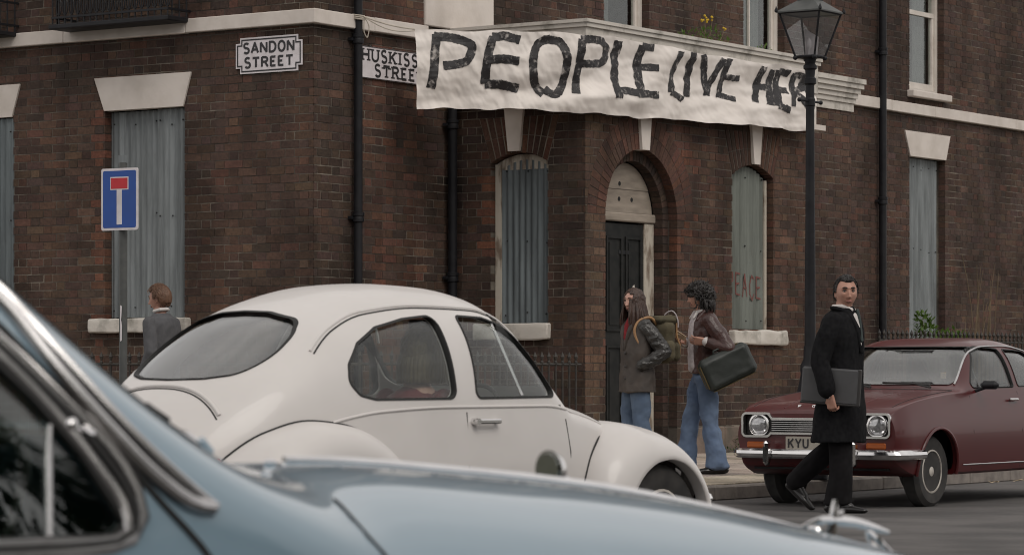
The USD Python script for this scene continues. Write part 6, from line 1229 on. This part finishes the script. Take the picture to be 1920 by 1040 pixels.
rm = lambda m: mv(m, -.235, .03, 1.215)
put_('sack', rm(soft(to_mf(bx(-.09, .09, -.165, .165, -.21, .20, .06)), .02, 8, .022, 9, 4)), 'canvas', rk); put_('flap', rm(soft(to_mf(bx(-.105, .11, -.16, .16, .15, .225, .03)), .02, 6, .016, 9, 7)), 'canvas', rk)
for y_ in (-.075, .08): put_('pocket', rm(soft(to_mf(bx(-.145, -.07, y_ - .065, y_ + .065, -.19, -.02, .03)), .016, 5, .012, 12, 3)), 'canvas', rk)
put_('pocket', rm(soft(to_mf(bx(-.05, .06, .15, .215, -.18, .0, .03)), .016, 5, .012, 12, 3)), 'canvas', rk)
for y_ in (-.075, .08): put_('buckle_strap', rm(tube(catmull([(-.06, y_, .225), (-.112, y_, .17), (-.118, y_, .05), (-.152, y_, -.06), (-.152, y_, -.13)], 4), .009, 6)), 'strap', rk)
put_('shoulder_strap', tube(catmull([(-.15, .10, 1.36), (-.06, .12, 1.425), (.04, .125, 1.395), (.09, .13, 1.30), (.04, .165, 1.15), (-.10, .16, 1.06)], 5), .014, 6), 'strap', rk)
put_('drawcord', rm(tube(catmull([(.02, .10, .23), (-.03, .15, .27), (-.07, .17, .22), (-.09, .16, .12)], 4), .006, 5)), 'shirt_grey', rk)

# ---------------------------------------------------------------- dark haired person with the suitcase
hx, hy = (1320 - 960) / 5800 * 28.6, 28.6; hz = gz(hx, hy)
ph = thing('person', 'dark curly haired young man in brown leather jacket and flared jeans reading a paper', 'person', (hx, hy, hz), 190)
Tq = headT((.045, 0, 1.635), yaw=-14, pitch=8, s=1.0)
core = bones([((0, 0, .96), (.10, .14, .10)), ((0, 0, 1.24), (.10, .15, .10)), ((0, 0, 1.41), (.085, .16, .06)), ((0, 0, 1.46), .058)], [((0, 0, 1.42), .056), ((.03, 0, 1.56), .052)], [((0, .18, 1.40), .05), ((-.155, .30, 1.16), .04), ((.03, .215, 1.215), .028)], [((0, -.18, 1.40), .05), ((-.02, -.27, 1.15), .04), ((.15, -.12, 1.215), .028)],
    [((0, .085, .93), .08), ((-.035, .10, .5), .052), ((-.095, .11, .09), .036)], [((0, -.085, .93), .08), ((.10, -.09, .5), .052), ((.165, -.09, .09), .036)])
put_('body', skin_body(core, Tq(head_shape()), [hand((.04, .21, 1.218), (1, -.35, .06), (-.2, -.8, .4), 1, 22), hand((.155, -.115, 1.218), (.75, .6, .1), (-.2, .5, .6), -1, 25)]), 'skin', ph, smooth=40)
face_bits(ph, Tq)
def mask_mop(p):
    x, y, z = p.T; lim = np.where(x > .30, .42, np.where(x > .05, -.35 - .0 * x, -1.2)); lim = np.where((x > .3) & (np.abs(y) > .45), -.05, lim); return np.clip((z - lim) * 8, 0, 1)
hm = hair_shell(mask_mop, lambda p: .026 + .018 * np.clip(-p[:, 0], 0, 1), 5, .030, 90); cl = [Tq(hm)]
for k in range(420):
    g = rng.normal(size=3); g /= np.linalg.norm(g)
    if g[0] > .25 and g[2] < .45 or g[2] < -.75 and g[0] > -.3: continue
    c = g * [.126, .110, .142] * rng.uniform(.9, 1.06); w_ = rng.normal(size=(5, 3)) * .010 + np.linspace(0, 1, 5)[:, None] * np.array([rng.normal(0, .02), rng.normal(0, .02), -rng.uniform(.01, .05)]) + g * .006; cl.append(Tq(tube(c + w_, [.0035, .005, .005, .004, .0015], 4)))
for k in range(24):
    a = rng.uniform(1.9, 4.4); cl.append(Tq(tube(catmull([(math.cos(a) * .10, math.sin(a) * .09, -.02), (math.cos(a) * .125, math.sin(a) * .105, -.08), (math.cos(a) * .115 + rng.uniform(-.01, .01), math.sin(a) * .10, -.135 - rng.uniform(0, .03))], 4), [.02] * 5 + [.018, .014, .009, .003], 6)))
put_('hair', cat_(cl), 'hair_black', ph)
jk = loft_rings(dense([(1.50, .0, 0, .072, .078), (1.475, -.005, 0, .09, .12), (1.44, -.01, 0, .105, .178), (1.39, -.01, 0, .12, .205), (1.26, 0, 0, .128, .200), (1.08, 0, 0, .126, .182), (.97, 0, 0, .122, .172), (.925, 0, 0, .125, .175)]))
jk = jk + bones([((-.005, .178, 1.405), .070), ((-.085, .245, 1.28), .074), ((-.16, .305, 1.155), .068), ((-.07, .27, 1.18), .060), ((.0, .228, 1.21), .050)], [((-.005, -.178, 1.405), .070), ((-.02, -.27, 1.15), .064), ((.12, -.14, 1.21), .050)])
put_('jacket', soft(jk, .014, 4, .014, 13, 15, (1, 1, .8)), 'leather_brown', ph)
put_('shirt', soft(bones([((.065, .0, 1.46), (.05, .065, .03)), ((.10, .005, 1.36), (.045, .075, .06)), ((.118, .005, 1.2), (.035, .078, .08)), ((.112, .005, .98), (.035, .085, .05))]), .014, 3, .008, 14, 3), 'shirt_grey', ph)
for s_ in (-1, 1): put_('shirt_collar', bones([((.01, s_ * .068, 1.505), .016), ((.075, s_ * .055, 1.49), .017), ((.115, s_ * .075, 1.435), .008)]), 'shirt_white', ph); put_('jacket_collar', bones([((-.06, s_ * .06, 1.51), .018), ((.02, s_ * .095, 1.495), .018), ((.09, s_ * .11, 1.42), .012)]), 'leather_brown', ph)
put_('shirt_cuff', bones([((.005, .227, 1.21), .046), ((.028, .217, 1.214), .044)]), 'shirt_white', ph); put_('shirt_cuff', bones([((.12, -.14, 1.21), .044), ((.14, -.125, 1.214), .042)]), 'shirt_white', ph)
put_('jeans', soft(bones([((0, 0, .93), (.115, .165, .06)), ((0, .0, .86), (.115, .165, .06))], [((0, .085, .86), (.108, .10, .1)), ((-.03, .10, .5), .078), ((-.07, .108, .28), .082), ((-.10, .11, .065), (.112, .095, .03))], [((0, -.085, .86), (.108, .10, .1)), ((.10, -.09, .5), .078), ((.14, -.09, .28), .082), ((.165, -.09, .065), (.112, .095, .03))]), .014, 3, .022, 13, 6, (1, 1, .7)), 'denim_pale', ph)
for s_, x in ((1, -.10), (-1, .165)): put_('shoe', shoe((x - .07, s_ * .105, 0), (x + .21, s_ * .115, 0), (x - .02, s_ * .105, .09)), 'shoe', ph)
sc = thing('suitcase', 'dark green vinyl suitcase with brass trim tucked under the arm of the curly haired man', 'suitcase', (hx, hy, hz), 190)
cm = lambda m: mv(rot(m, 25, [0, 1, 0]), -.145, .315, .985)
put_('case_body', cm(soft(to_mf(bx(-.25, .25, -.062, .062, -.155, .155, .04)), .02, 6, .010, 7, 2)), 'case_green', sc); put_('trim_band', cm(cat_([tube(catmull([(.247, .045, .11), (.249, .050, 0), (.247, .045, -.11)], 4), .007, 6), tube(catmull([(.247, -.045, .11), (.249, -.050, 0), (.247, -.045, -.11)], 4), .007, 6), bx(-.22, .22, .03, .045, -.156, -.150)])), 'brass', sc, smooth=False)
for x in (-.15, .15): put_('latch', cm(bx(x - .02, x + .02, -.018, .018, .154, .160)), 'brass', sc, smooth=False)
put_('handle', cm(tube(catmull([(-.07, 0, .152), (-.06, 0, .185), (.06, 0, .185), (.07, 0, .152)], 4), .010, 8)), 'case_green', sc)
pp = thing('paper', 'small yellowed folded paper held in the hands of the curly haired man', 'paper', (hx, hy, hz), 190); put_('sheet', cat_([mv(rot(rot(bx(-.055, .055, -.04, .04, -.002, .002), -38, [0, 1, 0]), 25, [1, 0, 0]), .235, .06, 1.275), mv(rot(rot(bx(-.05, .05, -.035, .035, -.002, .002), -20, [0, 1, 0]), 30, [1, 0, 0]), .24, .055, 1.262)]), 'paper', pp, smooth=False)

# ---------------------------------------------------------------- passer-by on the left pavement
qx, qy = (303 - 960) / 5800 * 29.3, 29.3
pq = thing('person', 'brown haired man in grey suit walking away behind the white car, left of picture', 'person', (qx, qy, .14), 150)
Tp = headT((.03, 0, 1.645), yaw=12, pitch=6, s=1.0)
core = bones([((0, 0, .96), (.11, .15, .10)), ((0, 0, 1.24), (.105, .15, .10)), ((0, 0, 1.41), (.09, .16, .06)), ((0, 0, 1.47), .06)], [((0, 0, 1.43), .058), ((.02, 0, 1.57), .054)], [((0, .19, 1.41), .05), ((-.06, .25, 1.14), .04), ((.04, .24, .93), .028)], [((0, -.19, 1.41), .05), ((-.02, -.25, 1.14), .04), ((.1, -.23, .94), .028)],
    [((0, .085, .93), .08), ((.08, .09, .5), .052), ((.1, .09, .09), .036)], [((0, -.085, .93), .08), ((-.04, -.09, .5), .052), ((-.2, -.09, .12), .036)])
put_('body', skin_body(core, Tp(head_shape()), [hand((.04, .24, .925), (.1, 0, -1), (0, -1, 0), 1, 35), hand((.1, -.23, .935), (.2, 0, -1), (0, 1, 0), -1, 35)]), 'skin', pq, smooth=40)
face_bits(pq, Tp, 'hair_ginger')
put_('hair', Tp(hair_shell(lambda p: mask_short(p, .42), lambda p: .020 + .012 * np.clip(p[:, 2] - p[:, 0] * .6, 0, 1), 8, .005)), 'hair_ginger', pq); put_('hair_strands', cat_([Tp(q) for q in strands(lambda p: mask_short(p, .42), 420, .055, .026, 9, r=.003, lift=.009)]), 'hair_ginger', pq)
jk = loft_rings(dense([(1.51, .0, 0, .07, .076), (1.48, -.005, 0, .09, .12), (1.45, -.01, 0, .11, .185), (1.40, -.01, 0, .125, .215), (1.26, 0, 0, .132, .208), (1.08, 0, 0, .128, .19), (.92, 0, 0, .14, .205), (.80, 0, 0, .15, .21)])) + bones([((0, .185, 1.415), .068), ((-.06, .25, 1.14), .060), ((.03, .24, .97), .046)], [((0, -.185, 1.415), .068), ((-.02, -.25, 1.14), .06), ((.09, -.232, .97), .046)])
put_('suit_jacket', soft(jk, .018, 4, .010, 9, 15, (1, 1, .6)), 'suit_grey', pq)
put_('shirt_collar', bones([((.05, .05, 1.53), .016), ((-.03, .062, 1.545), .016), ((-.065, 0, 1.55), .016), ((-.03, -.062, 1.545), .016), ((.05, -.05, 1.53), .016)]), 'shirt_white', pq)
put_('trousers', soft(bones([((0, .085, .86), (.105, .10, .1)), ((.08, .09, .5), .08), ((.1, .09, .08), (.09, .08, .03))], [((0, -.085, .86), (.105, .10, .1)), ((-.04, -.09, .5), .08), ((-.2, -.09, .13), (.09, .08, .03))]), .02, 4, .01, 9, 6), 'suit_grey', pq)
put_('shoe', shoe((.03, .09, 0), (.3, .1, 0), (.08, .09, .09)), 'shoe', pq); put_('shoe', shoe((-.26, -.09, .05), (-.02, -.09, 0), (-.2, -.09, .12)), 'shoe', pq)

# ---------------------------------------------------------------- the driver of the white car
bo = np.array([-1.335, 14.06]); bh = math.radians(50.8); dp = bo + np.array([[math.cos(bh), -math.sin(bh)], [math.sin(bh), math.cos(bh)]]) @ np.array([.98, -.31])
pd = thing('person', 'blond driver in dark red top sitting at the wheel of the white car', 'person', (dp[0], dp[1], 0), 50.8)
Td = headT((.10, 0, 1.185), yaw=0, pitch=2, s=.98)
core = bones([((0, 0, .58), (.12, .16, .08)), ((.01, 0, .8), (.10, .15, .10)), ((.03, 0, .95), (.085, .155, .06)), ((.05, 0, 1.01), .055)], [((.05, 0, .98), .052), ((.085, 0, 1.12), .05)], [((.03, .175, .95), .048), ((.22, .22, .76), .038), ((.36, .17, .86), .027)], [((.03, -.175, .95), .048), ((.22, -.21, .76), .038), ((.36, -.17, .86), .027)], [((.02, .09, .56), .08), ((.42, .10, .60), .06), ((.66, .1, .36), .04)], [((.02, -.09, .56), .08), ((.42, -.10, .60), .06), ((.66, -.1, .36), .04)])
put_('body', skin_body(core, Td(head_shape(True)), [hand((.36, .17, .865), (1, 0, .15), (-.1, -.3, -1), 1, 50), hand((.36, -.17, .865), (1, 0, .15), (-.1, .3, -1), -1, 50)]), 'skin_pale', pd, smooth=40); face_bits(pd, Td, 'hair_blond')
put_('hair', cat_([Td(hair_shell(mask_long, lambda p: .022 + .016 * np.clip(-p[:, 0], 0, 1), 9, .01))] + [tube(catmull([(.09 + math.cos(a) * .085, math.sin(a) * .085, 1.19), (.08 + math.cos(a) * .112, math.sin(a) * .105, 1.11), (.075 + math.cos(a) * .105, math.sin(a) * .10, 1.035)], 4), .018, 6) for a in np.linspace(.9, 2 * math.pi - .9, 26)]), 'hair_blond', pd)
put_('jumper', soft(bones([((0, 0, .6), (.135, .175, .09)), ((.01, 0, .8), (.12, .168, .10)), ((.03, 0, .95), (.10, .17, .06)), ((.045, 0, 1.0), (.07, .09, .03))], [((.03, .175, .95), .062), ((.22, .22, .76), .055), ((.33, .175, .85), .042)], [((.03, -.175, .95), .062), ((.22, -.21, .76), .055), ((.33, -.175, .85), .042)]), .02, 4, .01, 10, 4), 'red_trim', pd)
put_('trousers', soft(bones([((.02, .09, .55), .095), ((.42, .10, .60), .078), ((.66, .1, .38), .06)], [((.02, -.09, .55), .095), ((.42, -.10, .60), .078), ((.66, -.1, .38), .06)]), .025, 3), 'trouser_black', pd)
for s_ in (-1, 1): put_('shoe', shoe((.62, s_ * .1, .31), (.84, s_ * .1, .33), (.66, s_ * .1, .39)), 'shoe', pd)
# ================================================================ the other side of the junction, behind and beside the camera
def tree(label, x, y, h, r, seed):
    g = np.random.default_rng(seed); p = thing('street_tree', label, 'tree', (x, y, 0), g.uniform(0, 360), group='trees on the viewer side of the junction')
    limbs = [tube(catmull([(0, 0, 0), (.05, .03, h * .2), (-.05, .05, h * .42), (0, 0, h * .6)], 4), np.linspace(.24, .10, 13), 9)]; cs = []
    for k in range(9):
        a = k * 2.4 + g.uniform(-.3, .3); z0 = h * g.uniform(.25, .5); e = np.array([math.cos(a) * r * g.uniform(.5, .85), math.sin(a) * r * g.uniform(.5, .85), h * g.uniform(.5, .88)])
        limbs.append(tube(catmull([(0, 0, z0), e * [.45, .45, 1] * [1, 1, .8], e], 3), np.linspace(.10, .03, 7), 6)); cs += [(e, r * .42), (e * [.6, .6, .9], r * .4)]
    cs.append((np.array([0, 0, h * .85]), r * .5)); obj('trunk', cat_(limbs), M['bark'], p)
    V, F = [], []
    for c, s_ in cs:
        n = 420; d = g.normal(size=(n, 3)); d *= (s_ * g.uniform(.25, 1, (n, 1)) ** .5) / np.linalg.norm(d, axis=1, keepdims=True); ax = g.normal(size=(n, 3)); bx_ = g.normal(size=(n, 3))
        ax /= np.linalg.norm(ax, axis=1, keepdims=True); bx_ -= ax * (ax * bx_).sum(1, keepdims=True); bx_ /= np.linalg.norm(bx_, axis=1, keepdims=True); q = c + d; a_, b_ = .15, .09
        k = len(V) * 4 if False else sum(len(v) for v in V); V.append(np.stack([q - ax * a_, q + bx_ * b_, q + ax * a_, q - bx_ * b_], 1).reshape(-1, 3)); i = np.arange(n) * 4 + k; F.append(np.stack([i, i + 1, i + 2], 1)); F.append(np.stack([i, i + 2, i + 3], 1))
    obj('crown', tm(np.vstack(V), np.vstack(F)), M['leaf_dark'], p)
spots = [(5.9, -.8, 9.5, 3.5), (-13, -9, 9, 3.6), (-6, -12, 10, 4.0), (1.5, -11, 9.5, 3.8), (8, -10, 10, 4.0), (14, -6, 9.5, 3.9), (20, -2, 10, 4.2), (6, -17, 11, 4.4), (-1, -18, 11, 4.4), (27, 6, 9, 3.8), (34, 14, 9, 3.8), (42, 24, 9, 3.8)]
words = ['tree close beside the viewer, mirrored in the nearest car window', 'leftmost of the trees behind the viewer, mirrored in car windows', 'tree behind the viewer, left of the middle', 'tree right behind the viewer, mirrored in the blue car', 'tree behind the viewer, right of the middle', 'tree behind and right of the viewer', 'tree well to the right of the viewer', 'tall back row tree behind the viewer, right', 'tall back row tree behind the viewer, left', 'tree across the road, right of the picture, nearest of three', 'tree across the road, right of the picture, middle of three', 'tree across the road, right of the picture, farthest of three']
for k, ((x, y, h, r), w_) in enumerate(zip(spots, words)): tree('dark leafy ' + w_, x, y, h, r, 100 + k)
# a plain brick terrace farther back
tr = thing('terrace_house', 'dark brick terrace behind the trees on the viewer side of the junction', 'house', (0, -27, 0), 0)
M['far_brick'] = mat('far_brick', {'tc': ('geometry', {}), 'mp': ('mapping', {'rotation': (math.pi / 2, 0, 0)}), 'b': ('brick_texture', {'scale': 1.0, 'brick_width': .24, 'row_height': .085, 'mortar_size': .008, 'color1': (.08, .048, .036), 'color2': (.05, .034, .028), 'mortar': (.09, .08, .07)}), 'p': ('principled_bsdf', {'roughness': .9})}, [('tc.position', 'mp.vector'), ('mp.vector', 'b.vector'), ('b.color', 'p.base_color')])
obj('wall', bx(-34, 40, -3, 0, 0, 9.5), M['far_brick'], tr); obj('roof', tm([(-34.3, .3, 9.5), (40.3, .3, 9.5), (40.3, -3.3, 9.5), (-34.3, -3.3, 9.5), (-34, -1.5, 11.3), (40, -1.5, 11.3)], [(0, 1, 5), (0, 5, 4), (2, 3, 4), (2, 4, 5), (1, 2, 5), (3, 0, 4), (0, 2, 1), (0, 3, 2)]), M['post_grey'], tr)
for k in range(17):
    for z in (1.2, 4.4, 7.2): x = -31 + k * 4.2; w_ = obj('window', bx(x, x + 1.1, .0, .06, z, z + 1.8), M['white_gloss'], tr); obj('pane', bx(x + .08, x + 1.02, .06, .075, z + .08, z + 1.72), M['dark'], tr)
